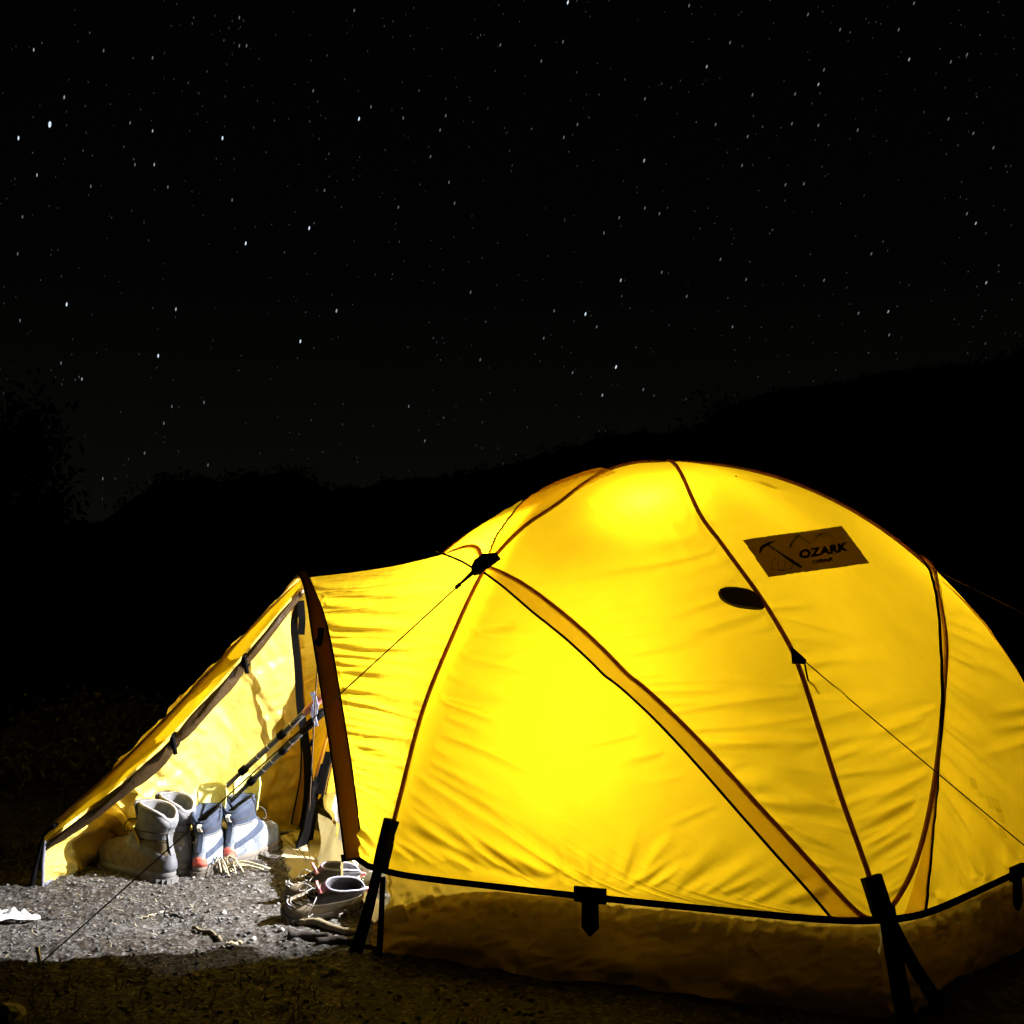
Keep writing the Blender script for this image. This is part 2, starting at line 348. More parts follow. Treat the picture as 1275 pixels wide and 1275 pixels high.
for k in range(9000):
    u = rng.uniform(-1500, 2700); v = 640 - 2100 * rng.random() ** .9
    s = .6 + .55 * rng.random() ** 3
    parts[k % 3 == 0].append(star_geo(u, v, s * 1.15, s * 2.8, slant_at(min(1275, u))))
sky = tag(mesh('sky', *join(parts[0]), M_s[3], smooth=False), 'black night sky scattered with short star trails', kind='structure')
tag(mesh('star_field', *join(parts[1]), emit('star_faint', (.85, .9, .95), .065), sky, smooth=False), kind='stuff')
for u, v, b in BRIGHT:
    mt = M_s[0] if b >= 2 else M_s[1] if b >= 1.4 else M_s[2]
    w = (1.6 if b >= 1.7 else 1.3) * (1.7 if b >= 3 else 1)
    mesh('star', *star_geo(u, v, w, w * 2.4 + 1.0, slant_at(u)), mt, sky, smooth=False)

# ------------------------------------------------------------------ the tent: a geodesic dome on six corners
tent = empty('dome_tent', (.432, 3.4, 0))
tag(tent, 'glowing yellow dome tent lit from inside, its vestibule open on the left', 'tent')
CX, CY, TH = .432, 3.4, 1.145
ZS = .17
P_N = gp(1098, 1145, ZS); P_L = gp(478, 1083, ZS)
aN = math.atan2(P_N[1] - CY, P_N[0] - CX); aL = math.atan2(P_L[1] - CY, P_L[0] - CX); dA = aN - aL
srk = math.sqrt(1 - (ZS / TH) ** 2)
RN = math.hypot(P_N[0] - CX, P_N[1] - CY) / srk; RL = math.hypot(P_L[0] - CX, P_L[1] - CY) / srk
HUB = np.array([0, dA, PI - dA, PI, PI + dA, 2 * PI - dA, 2 * PI]); RAD = np.array([RN, RL * 1.06, RL * 1.06, RN, RL * 1.05, RL, RN])
FLAT = 1.0
def Rphi(phi):
    x = (np.asarray(phi, float) - aN) % (2 * PI)
    i = np.clip(np.searchsorted(HUB, x, side='right') - 1, 0, 5)
    D = HUB[i + 1] - HUB[i]; t = x - HUB[i]; a, b = RAD[i], RAD[i + 1]
    pol = a * b * np.sin(D) / (a * np.sin(t) + b * np.sin(D - t)); w = t / D; w = w * w * (3 - 2 * w)
    return FLAT * pol + (1 - FLAT) * (a * (1 - w) + b * w)
_R_poly = Rphi
_g = np.linspace(0, 2 * PI, 1440, endpoint=False); _w = np.exp(-(np.arange(-120, 121) / 18.0) ** 2 / 2); _w /= _w.sum()
_t = _R_poly(_g + aN); _t2 = np.convolve(np.concatenate([_t[-120:], _t, _t[:120]]), _w, 'valid')
_corr = np.array([RAD[i] / np.interp(HUB[i] % (2 * PI), _g, _t2) for i in range(6)] + [RAD[0] / _t2[0]])
def Rphi(phi):                                          # the same outline with rounded corners
    x = (np.asarray(phi, float) - aN) % (2 * PI)
    return np.interp(x, np.append(_g, 2 * PI), np.append(_t2, _t2[0])) * np.interp(x, HUB, _corr)
def S0(phi, rho):
    r = Rphi(phi) * np.sin(rho); return np.stack([CX + r * np.cos(phi), CY + r * np.sin(phi), TH * np.cos(rho)], -1)
def Snrm(phi, rho):
    e = .02; rho = np.maximum(rho, .03)
    a = S0(phi + e, rho) - S0(phi - e, rho); b = S0(phi, rho + e) - S0(phi, rho - e)
    n = np.cross(b, a); n /= np.linalg.norm(n, axis=-1, keepdims=True) + 1e-12
    c = S0(phi, rho) - np.array([CX, CY, .2]); return n * np.sign(np.sum(n * c, -1, keepdims=True))
def on(phi, rho, off=0.0):
    phi = np.asarray(phi, float); rho = np.asarray(rho, float)
    return S0(phi, rho) + Snrm(phi, rho) * np.asarray(off, float)[..., None] if np.ndim(off) else S0(phi, rho) + Snrm(phi, rho) * off
def cast(u, v):                                        # where the view ray of a pixel meets the dome
    d = ray(u, v); ts = np.arange(1.6, 4.6, .004); p = EYE + ts[:, None] * d
    g = (np.hypot(p[:, 0] - CX, p[:, 1] - CY) / Rphi(np.arctan2(p[:, 1] - CY, p[:, 0] - CX))) ** 2 + (p[:, 2] / TH) ** 2 - 1
    k = np.argmax(g < 0) if (g < 0).any() else np.argmin(g)
    return p[k]
def to_map(p):
    ph = math.atan2(p[1] - CY, p[0] - CX); r = math.hypot(p[0] - CX, p[1] - CY) / float(Rphi(ph))
    return ph, math.atan2(r, max(p[2], 0) / TH)
def mp(u, v):                                          # pixel -> map plane (rho cos phi, rho sin phi)
    ph, ro = to_map(cast(u, v)); return np.array([ro * math.cos(ph), ro * math.sin(ph)])
def pol(ph, ro): return np.array([ro * math.cos(ph), ro * math.sin(ph)])
def unmap(Q): Q = np.asarray(Q, float); return np.arctan2(Q[..., 1], Q[..., 0]), np.hypot(Q[..., 0], Q[..., 1])
RS = math.acos(ZS / TH)
O = np.zeros(2)
qN, qL, qR = pol(aN, RS), pol(aN - dA, RS), pol(aN + dA, RS)
qN2, qF, qR2 = pol(aN + PI, RS), pol(aN + PI + dA, RS), pol(aN + PI - dA, RS)
J1 = mp(607, 706); J2 = mp(1164, 716)
eA1 = catmull([qL, mp(500, 990), mp(530, 880), mp(565, 793), J1], 40)               # corner L up to the junction
eA2 = catmull([J1, mp(650, 660), mp(700, 625), pol(aN - dA * .93, .26), O], 40)       # and on to the top
eB = catmull([qN, mp(1060, 1130), mp(958, 1019), mp(880, 933), mp(803, 858), mp(771, 830), mp(690, 756), J1], 60)   # near corner to the junction
eC = catmull([qN, mp(1052, 1010), mp(1020, 910), mp(990, 820), mp(960, 765), mp(900, 680), mp(862, 622), O], 50)
eD = catmull([qN, mp(1140, 1068), mp(1163, 960), mp(1174, 860), mp(1176, 790), J2], 50)
def swapside(Q):                                       # near half -> far half, front stays front
    ph, ro = unmap(Q); ph = 2 * (aN + PI / 2) - ph; return np.stack([ro * np.cos(ph), ro * np.sin(ph)], -1)
J1b, J2b = swapside(J1), swapside(J2)
def arc(phs, ro, n=40): return np.stack([ro * np.cos(phs), ro * np.sin(phs)], -1)
def strapedge(a, b, n=50): return arc(np.linspace(a, b, n), RS)
eJJ = catmull([J1, pol(aN - PI / 2, .66), J1b], 40)    # front roof pole between the two junctions
eJJ2 = catmull([J2, pol(aN + PI / 2, .62), J2b], 40)
eD2 = catmull([J2, (J2 + O) / 2 * 1.02, O], 30)
def rs(curve, t):
    c = np.asarray(curve); x = np.linspace(0, 1, len(c)); return np.stack([np.interp(t, x, c[:, k]) for k in range(c.shape[1])], -1)
def crease(along, dist, seed, f=34, reach=.35, amp=.0035, shear=.0):
    a = along * f + shear * dist * f
    n1 = vnoise(a, dist * 2.2, 0, seed); n2 = vnoise(a * 2.1, dist * 3, 0, seed + 1)
    w = .9 * n1 + .25 * n2 - 1.6 * np.clip(1 - np.abs(n1) * 3.2, 0, 1) ** 2 - .4 * np.clip(1 - np.abs(n2) * 3.2, 0, 1) ** 2
    return amp * np.exp(-dist / reach) * w * sstep(0, .03, dist)
def to_px(P):
    x, y, z = P[..., 0], P[..., 1], P[..., 2] - CAMZ; c, s_ = math.cos(TILT), math.sin(TILT); f = y * c + z * s_
    return np.stack([637.5 + FPX * x / f, 637.5 - FPX * (-y * s_ + z * c) / f], -1)
crng = np.random.default_rng(77)
def fam(p0, p1, n, d0, d1, length, w=(3.5, 6.5), depth=(.002, .0045)):
    out = []; p0, p1, d0, d1 = [np.array(q, float) for q in (p0, p1, d0, d1)]
    for i in range(n):
        k = np.clip((i + crng.uniform(-.45, .45)) / max(n - 1, 1), 0, 1); d = d0 * (1 - k) + d1 * k + crng.normal(size=2) * .05; d /= np.linalg.norm(d); a = p0 * (1 - k) + p1 * k + d * crng.uniform(-4, 16)
        out.append((a, d, crng.uniform(*length) * crng.uniform(.6, 1), crng.uniform(*w), crng.uniform(*depth) * crng.uniform(.7, 1.6), crng.uniform(-.12, .12), crng.choice([-1, 1])))
    return out
def folds(px, lst):                                      # pulled creases in the cloth: a narrow valley with a soft ridge beside it
    r = np.zeros(px.shape[:-1])
    for a, d, L, w, dep, bend, sd in lst:
        q = px - a; t = q[..., 0] * d[0] + q[..., 1] * d[1]; k = t / L; e = -q[..., 0] * d[1] + q[..., 1] * d[0] - bend * L * k * k
        env = np.where((k > 0) & (k < 1), np.clip(np.sin(PI * np.clip(k, 0, 1) ** .55), 0, 1), 0); ww = w * (.7 + .9 * np.clip(k, 0, 1))
        r = r + dep * env * (-np.exp(-(e / ww) ** 2) + .7 * np.exp(-((e - sd * 2.1 * ww) / (1.5 * ww)) ** 2))
    return r
def tri_panel(left, right, bottom, mat, n=90, m=90, seed=0, pull=.012, wr=(), name='fly_panel', fl=()):
    """curved triangle: left and right run from one corner a to b and c, bottom from b to c (all in the map plane)"""
    s = np.linspace(0.0, 1, n)[:, None]; t = np.linspace(0, 1, m)[None, :]
    Lq = rs(left, s[:, 0])[:, None]; Rq = rs(right, s[:, 0])[:, None]; Bq = rs(bottom, t[0])[None]
    b, c = np.asarray(left[-1]), np.asarray(right[-1]); T = t[..., None]; Sx = s[..., None]
    Q = (1 - T) * Lq + T * Rq + Sx * (Bq - (1 - T) * b - T * c)
    ph, ro = unmap(Q); bub = 27 * (s * (1 - t)) * (s * t) * (1 - s)
    off = -pull * bub
    S, Tm = np.broadcast_arrays(s, t)
    for edge, f, reach, amp, shear in wr:
        dist = {'left': Tm * S, 'right': (1 - Tm) * S, 'bottom': 1 - S}[edge]; al = {'left': S, 'right': S, 'bottom': Tm}[edge]
        off = off + crease(al, dist, seed + hash_s(edge), f, reach, amp, shear) * np.clip(bub * 4 + .0, 0, 1)
    if fl: off = off + folds(to_px(on(ph, ro, off)), fl) * sstep(0, .02, s) * sstep(0, .03, t) * sstep(0, .03, 1 - t) * sstep(0, .02, 1 - s)
    P = on(ph, ro, off)
    return mesh(name, P.reshape(-1, 3), grid_faces(n, m), mat, tent)
def hash_s(e): return {'left': 3, 'right': 17, 'bottom': 29}[e]
# near side and the top, as the photograph shows them
tri_panel(eA1[::-1], eB[::-1], strapedge(aN - dA, aN), M_fly, 230, 240, 100, .012, [('bottom', 14, .13, .003, 1.3)],
          fl=fam((600, 735), (500, 1010), 20, (1, -.04), (.8, .6), (70, 230)) + fam((505, 1078), (730, 1098), 18, (-.8, -.62), (-.75, -.4), (70, 210), depth=(.003, .006))
          + fam((700, 1098), (790, 1104), 8, (-.35, -.9), (.4, -.9), (50, 110)) + fam((780, 1105), (1010, 1128), 18, (.75, -.55), (.9, -.35), (60, 180), depth=(.0025, .0055)) + fam((640, 760), (900, 1000), 10, (-1, .2), (-1, .25), (60, 160)))
tri_panel(eB, eC, eA2, M_fly, 240, 230, 120, .016,
          fl=fam((640, 735), (860, 925), 22, (1, -.22), (1, .0), (90, 260)) + fam((860, 925), (1050, 1110), 16, (1, .02), (.9, .5), (60, 170), depth=(.0025, .005)) + fam((1000, 850), (1070, 1070), 12, (-1, .12), (-.9, -.35), (50, 140))
          + fam((880, 660), (985, 800), 8, (-1, .30), (-1, .12), (80, 220)) + fam((720, 622), (860, 600), 7, (.8, .5), (.2, .9), (60, 140), depth=(.001, .002)))
tri_panel(eC, eD, eD2[::-1], M_fly, 240, 230, 140, .016,
          fl=fam((930, 735), (1065, 1060), 20, (1, .12), (.9, -.45), (70, 200)) + fam((1168, 880), (1128, 1110), 16, (-1, .28), (-.8, .62), (60, 160), depth=(.0025, .0055)) + fam((850, 610), (940, 740), 9, (1, .25), (1, .1), (60, 180), depth=(.001, .0025)))
tri_panel(eD[::-1], catmull([J2, pol(aN + dA, .98), qR], 40), strapedge(aN, aN + dA), M_fly, 220, 200, 160, .014,
          fl=fam((1178, 770), (1150, 1090), 24, (.85, .35), (.30, .95), (90, 260), depth=(.0025, .005)) + fam((1150, 1128), (1275, 1086), 16, (-.10, -1), (-.45, -.9), (50, 170), depth=(.003, .006)) + fam((1300, 870), (1340, 980), 6, (-.9, .1), (-.9, .3), (60, 140)))
tri_panel(eA2[::-1], swapside(eA2)[::-1], eJJ, M_fly, 90, 90, 180, .012, fl=fam((615, 690), (690, 605), 8, (-.8, -.3), (-.7, -.5), (40, 90), depth=(.001, .003)))
# far side
gA1, gA2, gB, gC, gD, gD2 = [swapside(c) for c in (eA1, eA2, eB, eC, eD, eD2)]
eR = catmull([J2, pol(aN + dA, .98), qR], 40); gR = swapside(eR)
tri_panel(gB[::-1], gA1[::-1], strapedge(aN + PI, aN + PI + dA), M_fly, 46, 46, 200)
tri_panel(gB, gC, gA2, M_fly, 46, 46, 210)
tri_panel(gC, gD, gD2[::-1], M_fly, 46, 46, 220)
tri_panel(gD[::-1], gR, strapedge(aN + PI, aN + PI - dA), M_fly, 46, 46, 230)
tri_panel(eD2[::-1], gD2[::-1], eJJ2, M_fly, 40, 40, 240)
s = np.linspace(0, 1, 40)[:, None]; t = np.linspace(0, 1, 40)[None, :]
Q = (1 - s)[..., None] * rs(eJJ2, t[0])[None] + s[..., None] * rs(strapedge(aN + dA, aN + PI - dA), t[0])[None]
ph, ro = unmap(Q); mesh('fly_panel', on(ph, ro, -.01 * np.sin(PI * s) * np.sin(PI * t)).reshape(-1, 3), grid_faces(40, 40), M_fly, tent)

# skirts below the black strap, one for each side
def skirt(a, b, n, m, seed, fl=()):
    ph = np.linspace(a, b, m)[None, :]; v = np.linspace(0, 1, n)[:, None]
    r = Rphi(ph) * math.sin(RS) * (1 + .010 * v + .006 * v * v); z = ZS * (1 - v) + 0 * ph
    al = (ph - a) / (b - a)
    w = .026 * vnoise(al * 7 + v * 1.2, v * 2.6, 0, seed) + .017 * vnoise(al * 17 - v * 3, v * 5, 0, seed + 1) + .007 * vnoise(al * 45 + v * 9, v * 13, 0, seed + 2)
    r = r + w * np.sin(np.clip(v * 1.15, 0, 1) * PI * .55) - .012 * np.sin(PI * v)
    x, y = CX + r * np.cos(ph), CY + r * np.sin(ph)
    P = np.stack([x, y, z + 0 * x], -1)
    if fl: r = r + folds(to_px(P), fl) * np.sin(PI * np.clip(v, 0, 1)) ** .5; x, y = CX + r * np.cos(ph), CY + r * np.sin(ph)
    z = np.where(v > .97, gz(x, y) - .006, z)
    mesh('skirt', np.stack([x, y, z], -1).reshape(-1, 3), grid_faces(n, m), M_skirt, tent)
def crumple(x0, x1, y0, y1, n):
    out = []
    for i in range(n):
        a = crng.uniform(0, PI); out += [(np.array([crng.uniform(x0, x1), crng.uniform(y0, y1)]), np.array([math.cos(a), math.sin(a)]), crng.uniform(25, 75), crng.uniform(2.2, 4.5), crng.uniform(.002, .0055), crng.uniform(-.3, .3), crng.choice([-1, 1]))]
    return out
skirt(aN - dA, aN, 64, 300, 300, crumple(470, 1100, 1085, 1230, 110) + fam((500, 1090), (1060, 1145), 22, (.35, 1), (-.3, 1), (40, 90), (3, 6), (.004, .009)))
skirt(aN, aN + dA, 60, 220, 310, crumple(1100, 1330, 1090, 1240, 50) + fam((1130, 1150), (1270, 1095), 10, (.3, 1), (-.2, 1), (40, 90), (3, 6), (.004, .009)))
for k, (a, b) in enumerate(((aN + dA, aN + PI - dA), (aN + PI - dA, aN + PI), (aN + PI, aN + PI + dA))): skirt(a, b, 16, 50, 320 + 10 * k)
# floor tub inside, open at the top
ph = np.linspace(0, 2 * PI, 120, endpoint=False); v = np.linspace(0, 1, 8)
V = []
for k in v:
    r = Rphi(ph) * .955 + .008 * vnoise(ph * 9, k * 4, 0, 9); V.append(np.stack([CX + r * np.cos(ph), CY + r * np.sin(ph), np.full_like(ph, .012) + (.156 - .11 * np.exp(-((((ph - aN + PI) % (2 * PI)) - PI / 2) / .62) ** 6)) * k], -1))
mesh('floor_tub', np.vstack(V + [np.array([[CX, CY, .012]])]), grid_faces(8, 120, True) + [(i, (i + 1) % 120, 960) for i in range(120)], M_tub, tent)

# poles in their sleeves, doubled seam bands with dark edge cords
def on_map(curve, off): ph, ro = unmap(curve); return on(ph, ro, off), Snrm(ph, ro)
def sleeve(curve, r=.0052): P, _ = on_map(curve, .003); return tube('pole_sleeve', P, r, M_sleeve, tent, 8)
for c in (eA1, eA2, eB, eC, eD, eD2, eJJ, eJJ2, gA1, gA2, gB, gC, gD, gD2): sleeve(rs(c, np.linspace(0, 1, 46)))
def band(c1, c2, off=.010, edge=True, n=60, er=.0030):
    a = rs(c1, np.linspace(0, 1, n)); b = rs(c2, np.linspace(0, 1, n)); V = []
    for k in np.linspace(0, 1, 7):
        q = a * (1 - k) + b * k; ph, ro = unmap(q)
        V.append(on(ph, ro, .004 + off * math.sin(PI * (.12 + .76 * k)) * .6 + .0014 * vnoise(np.arange(n) * .7, k * 2, 0, 5)))
    V = np.array(V)
    o = mesh('seam_band', V.reshape(-1, 3), grid_faces(7, n), M_band, tent)
    if edge: tube('edge_cord', V[-1], er, M_black, o, 6)
    return o
eB_low = catmull([mp(1036, 1144), mp(953, 1049), mp(880, 966), mp(776, 860), mp(741, 830), mp(665, 765), mp(605, 716)], 60)
band(eB, eB_low)
eA_up = catmull([mp(612, 690), mp(630, 655), mp(655, 625), mp(690, 601), mp(716, 592)], 60)
band(catmull([J1, mp(650, 660), mp(700, 625), mp(745, 601), mp(768, 591)], 60), eA_up, er=.003)
eD_in = catmull([mp(1148, 1137), mp(1156, 1060), mp(1165, 955), mp(1170, 860), mp(1167, 770), mp(1158, 720), mp(1140, 690)], 60)
band(catmull([mp(1122, 1138), mp(1145, 1060), mp(1164, 955), mp(1175, 860), mp(1176, 790), mp(1170, 738), J2], 60), eD_in, .006, er=.0034)

# black strap round the foot, pockets, webbing, clips
for a, b in ((aN - dA, aN), (aN, aN + dA), (aN + dA, aN + PI - dA), (aN + PI - dA, aN + PI), (aN + PI, aN + PI + dA)):
    P, Nn = on_map(strapedge(a, b, 40), .006); P[:, 2] -= .004 * np.sin(np.linspace(0, PI, 40)); ribbon('foot_strap', P, Nn, .013, .004, M_black, tent)
def pocket(curve, t1, w=.030):
    P, Nn = on_map(rs(curve, np.linspace(0, t1, 8)), .010); return ribbon('pole_pocket', P, Nn, w, .022, M_black, tent)
pocket(eA1, .17); pocket(eC, .055, .036); pocket(gA1, .19, .036); pocket(eR[::-1], .12)
def webbing(p, q, w0, w1, n=10, sag=0.01):
    k = np.linspace(0, 1, n)[:, None]; P = np.asarray(p) * (1 - k) + np.asarray(q) * k; P[:, 2] -= sag * np.sin(PI * k[:, 0])
    c = np.array([P[:, 0].mean() - CX, P[:, 1].mean() - CY, .2]); return ribbon('webbing', P, np.tile(c / np.linalg.norm(c), (n, 1)), np.linspace(w0, w1, n), .005, M_black, tent)
def outward(phi, rr, z): r = float(Rphi(phi)) * math.sin(RS) + rr; return np.array([CX + r * math.cos(phi), CY + r * math.sin(phi), z])
aLh = aN - dA
webbing(outward(aLh, .012, .19), outward(aLh - .02, .06, .0), .026, .040); webbing(outward(aLh + .015, .014, .16), outward(aLh + .045, .05, .0), .012, .016)
webbing(outward(aLh - .005, .02, .165), gp(449, 1172), .016, .026)
webbing(outward(aN, .016, .20), outward(aN - .004, .09, .0), .034, .036); webbing(outward(aN + .01, .02, .165), gp(1168, 1248), .022, .030)
aFh = aN + PI + dA
webbing(outward(aFh, .012, .26), outward(aFh + .02, .07, 0), .045, .085); webbing(outward(aFh + .03, .02, .20), outward(aFh - .06, .09, 0), .04, .06)
def clip(phi):
    z0 = .178
    poly = [(-.036, .018), (.036, .018), (.036, -.012), (.018, -.013), (.019, -.062), (0, -.080), (-.019, -.062), (-.018, -.013), (-.036, -.012)]
    V = []
    for x, z in poly: V.append(outward(phi + x / 1.0, .010, ZS + z))
    V = np.array(V); n = np.array([math.cos(phi), math.sin(phi), 0]); F = [tuple(range(9))]
    v2, f2 = thick(V, F, n, .008); o = mesh('strap_clip', v2, f2, M_black, tent, smooth=False)
    a = outward(phi, .021, ZS - .02); b = outward(phi, .021, ZS - .058)
    tube('clip_rib', np.array([a, (a + b) / 2, b]), .003, M_black, o, 5)
def phi_at(u, v, z): p = gp(u, v, z); return math.atan2(p[1] - CY, p[0] - CX)
clip(phi_at(746, 1104, ZS)); clip(phi_at(1268, 1088, ZS))

# black gusset at the front junction, tab on the centre pole, vent cover, logo patch
def on_px(pts, off, mat, name, parent, th=.004):
    V = []; Nn = []
    for u, v in pts:
        ph, ro = to_map(cast(u, v)); V.append(on(np.array(ph), np.array(ro), off)); Nn.append(Snrm(np.array(ph), np.array(ro)))
    V, F = thick(np.array(V), [tuple(range(len(pts)))], np.array(Nn), th); return mesh(name, V, F, mat, parent, smooth=False)
gus = on_px([(592, 712), (596, 703), (606, 695), (622, 694), (626, 700), (614, 709), (600, 718), (593, 720)], .008, M_black, 'junction_gusset', tent, .008)
tab = on_px([(984, 809), (1003, 826), (1001, 830), (986, 829)], .008, M_black, 'guy_tab', tent, .005)
_o = np.array([(895, 741), (898, 736), (908, 734), (922, 735), (936, 738), (944, 743), (949, 750), (952, 758), (946, 761), (932, 760), (918, 758), (905, 753), (897, 747), (895, 741)], float)
cc = [cast(*q) for q in catmull(_o, 29)[:-1]]
rings = []; ctr = cast(922, 746); nc = Snrm(*[np.array(q) for q in to_map(ctr)])
for k, h in ((1.0, .004), (1.01, .008), (.9, .014), (.6, .019), (.25, .021)):
    rings.append(np.array([ctr + (p - ctr) * k + nc * h for p in cc]))
V = np.vstack(rings); mesh('vent_cover', V, grid_faces(5, 28, True) + [tuple(112 + i for i in range(28))], M_flap, tent)

PXC = np.array([(925, 676), (1046, 658), (1080, 704), (957, 722)], float)
def patch_pt(a, b, off):
    a, b = np.asarray(a), np.asarray(b); q = (1 - a)[..., None] * (1 - b)[..., None] * PXC[0] + a[..., None] * (1 - b)[..., None] * PXC[1] + a[..., None] * b[..., None] * PXC[2] + (1 - a)[..., None] * b[..., None] * PXC[3]
    m = np.array([to_map(cast(u, v)) for u, v in q.reshape(-1, 2)]); return on(m[:, 0], m[:, 1], off).reshape(*a.shape, 3)
A_, B_ = np.meshgrid(np.linspace(0, 1, 40), np.linspace(0, 1, 24))
patch = mesh('logo_patch', patch_pt(A_, B_, .0075).reshape(-1, 3), grid_faces(24, 40), M_patch, tent)
ZC = np.array([(150, 232), (915, 115), (1155, 428), (355, 525)], float)     # the patch corners in an enlarged view, for reading off the print
def zq(p):
    x = np.array([.5, .5])
    for _ in range(12):
        a, b = x; f = (1 - a) * (1 - b) * ZC[0] + a * (1 - b) * ZC[1] + a * b * ZC[2] + (1 - a) * b * ZC[3] - p
        da = (1 - b) * (ZC[1] - ZC[0]) + b * (ZC[2] - ZC[3]); db = (1 - a) * (ZC[3] - ZC[0]) + a * (ZC[2] - ZC[1])
        x = x - np.linalg.solve(np.stack([da, db], 1), f)
    return x
def stroke(pts, w, mat, name, off=.0105, n=None):
    pts = catmull(pts, n or len(pts) * 6); T = np.gradient(pts, axis=0); T /= np.linalg.norm(T, axis=1)[:, None]; Nn = np.stack([-T[:, 1], T[:, 0]], -1)
    w = np.broadcast_to(np.asarray(w, float), (len(pts),))[:, None] if np.ndim(w) == 0 else np.interp(np.linspace(0, 1, len(pts)), np.linspace(0, 1, len(w)), w)[:, None]
    ab = np.array([zq(p) for p in np.vstack([pts + Nn * w / 2, pts - Nn * w / 2])]); P = patch_pt(ab[:, 0], ab[:, 1], off); k = len(pts)
    return mesh(name, P, [(i, i + 1, k + i + 1, k + i) for i in range(k - 1)], mat, patch, smooth=False)
stroke([(283, 345), (300, 300), (340, 275), (400, 248)], [14, 22, 24, 5], M_print, 'pickaxe_head')
stroke([(350, 282), (450, 355), (530, 410), (608, 462)], [9, 15, 24, 16], M_print, 'pickaxe_shaft')
for pts in ([(385, 470), (375, 430), (400, 390), (430, 378)], [(430, 470), (420, 430), (435, 395)], [(470, 470), (480, 430), (470, 400)], [(520, 472), (540, 440), (525, 430)], [(380, 472), (450, 482), (530, 472)]):
    stroke(pts, 5, M_printb, 'rope_coil')
stroke([(508, 300), (535, 250), (570, 205), (600, 225), (650, 258), (690, 255), (730, 195), (790, 190), (860, 220)], [20, 8, 12, 8, 8, 6, 12, 7, 5], M_printb, 'mountain_outline')
stroke([(700, 240), (735, 200), (760, 215), (800, 205), (840, 235)], 5, M_printb, 'mountain_outline')
def lettering(txt, p0, p1, hgt, name):
    cu = bpy.data.curves.new('t', 'FONT'); cu.body = txt; cu.size = 1; cu.offset = .06; cu.resolution_u = 4; cu.space_character = 1.06
    ob = bpy.data.objects.new('t', cu); sc.collection.objects.link(ob); dg = bpy.context.evaluated_depsgraph_get(); me = bpy.data.meshes.new_from_object(ob.evaluated_get(dg))
    v = np.array([q.co[:2] for q in me.vertices]); F = [tuple(p.vertices) for p in me.polygons]; bpy.data.objects.remove(ob); bpy.data.curves.remove(cu); bpy.data.meshes.remove(me)
    v[:, 0] = (v[:, 0] - v[:, 0].min()) / np.ptp(v[:, 0]); v[:, 1] = (v[:, 1] - v[:, 1].min()) / np.ptp(v[:, 1])
    p0, p1 = np.array(p0, float), np.array(p1, float); up = np.array([-.10, -1.0]) * hgt
    Zp = p0 + v[:, :1] * (p1 - p0) + v[:, 1:] * up; ab = np.array([zq(p) for p in Zp]); return mesh(name, patch_pt(ab[:, 0], ab[:, 1], .011), F, M_print, patch, smooth=False)
lettering('OZARK', (585, 398), (972, 332), 74, 'lettering'); lettering('GEAR', (688, 437), (858, 412), 32, 'lettering')
# faint print showing on the right-hand panel
for (u, v, w, h) in ((1203, 968, 7, 16), (1212, 985, 8, 10), (1222, 990, 16, 22), (1235, 1006, 8, 20), (1239, 1030, 7, 14)):
    on_px([(u, v), (u + w, v + w * .4), (u + w + h * .25, v + h), (u + h * .25, v + h - w * .3)], .006, M_mark, 'printed_mark', tent, .0015)

# ------------------------------------------------------------------ tunnel and vestibule
hoop = catmull([pt(441, 1066, 2.80), pt(427, 960, 2.82), pt(413, 870, 2.87), pt(401, 800, 2.95), pt(391, 755, 3.06), pt(377, 720, 3.30), pt(370, 752, 3.60), pt(378, 850, 3.80), pt(384, 950, 3.90), (-.69, 3.95, .03)], 110)
k1 = np.vstack([on_map(rs(eA1, np.linspace(0, 1, 45)), 0)[0], on_map(rs(eJJ, np.linspace(0, 1, 40)), 0)[0][1:], on_map(rs(gA1[::-1], np.linspace(0, 1, 27)), 0)[0][1:]])
def arcparam(P, n, keys=None):
    d = np.concatenate([[0], np.cumsum(np.linalg.norm(np.diff(P, axis=0), axis=1))]); d /= d[-1]
    return np.stack([np.interp(np.linspace(0, 1, n), d, P[:, k]) for k in range(3)], -1)
def loft(A, B, n, m, fn, name, mat, parent=tent, fl=()):
    A = arcparam(A, m); B = arcparam(B, m); v = np.linspace(0, 1, n)[:, None, None]
    P = A[None] * (1 - v) + B[None] * v
    T = np.gradient(P, axis=1); U = np.gradient(P, axis=0); Nn = np.cross(T, U); Nn /= np.linalg.norm(Nn, axis=-1, keepdims=True) + 1e-9
    P = P + Nn * fn(v[:, :, 0], np.linspace(0, 1, m)[None])[..., None]
    if fl: v2 = v[:, :, 0]; P = P + Nn * (folds(to_px(P), fl) * sstep(0, .02, v2) * sstep(0, .02, 1 - v2) * (np.linspace(0, 1, m)[None] < .5))[..., None]
    return mesh(name, P.reshape(-1, 3), grid_faces(n, m), mat, parent)
def tunnel_w(v, a):
    n1 = vnoise(a * 46 + .5 * v, v * 1.3, 0, 401); n2 = vnoise(a * 95, v * 2.0, 0, 402)
    w = .9 * n1 + .7 * n2 - 2.2 * np.clip(1 - np.abs(n1) * 3.0, 0, 1) ** 2 - 1.3 * np.clip(1 - np.abs(n2) * 3.0, 0, 1) ** 2
    return (-.012 * np.sin(PI * v) * sstep(0, .08, a) + .0016 * w * (np.exp(-(1 - v) / .45) + .25) * sstep(0, .05, v) * sstep(0, .04, 1 - v))
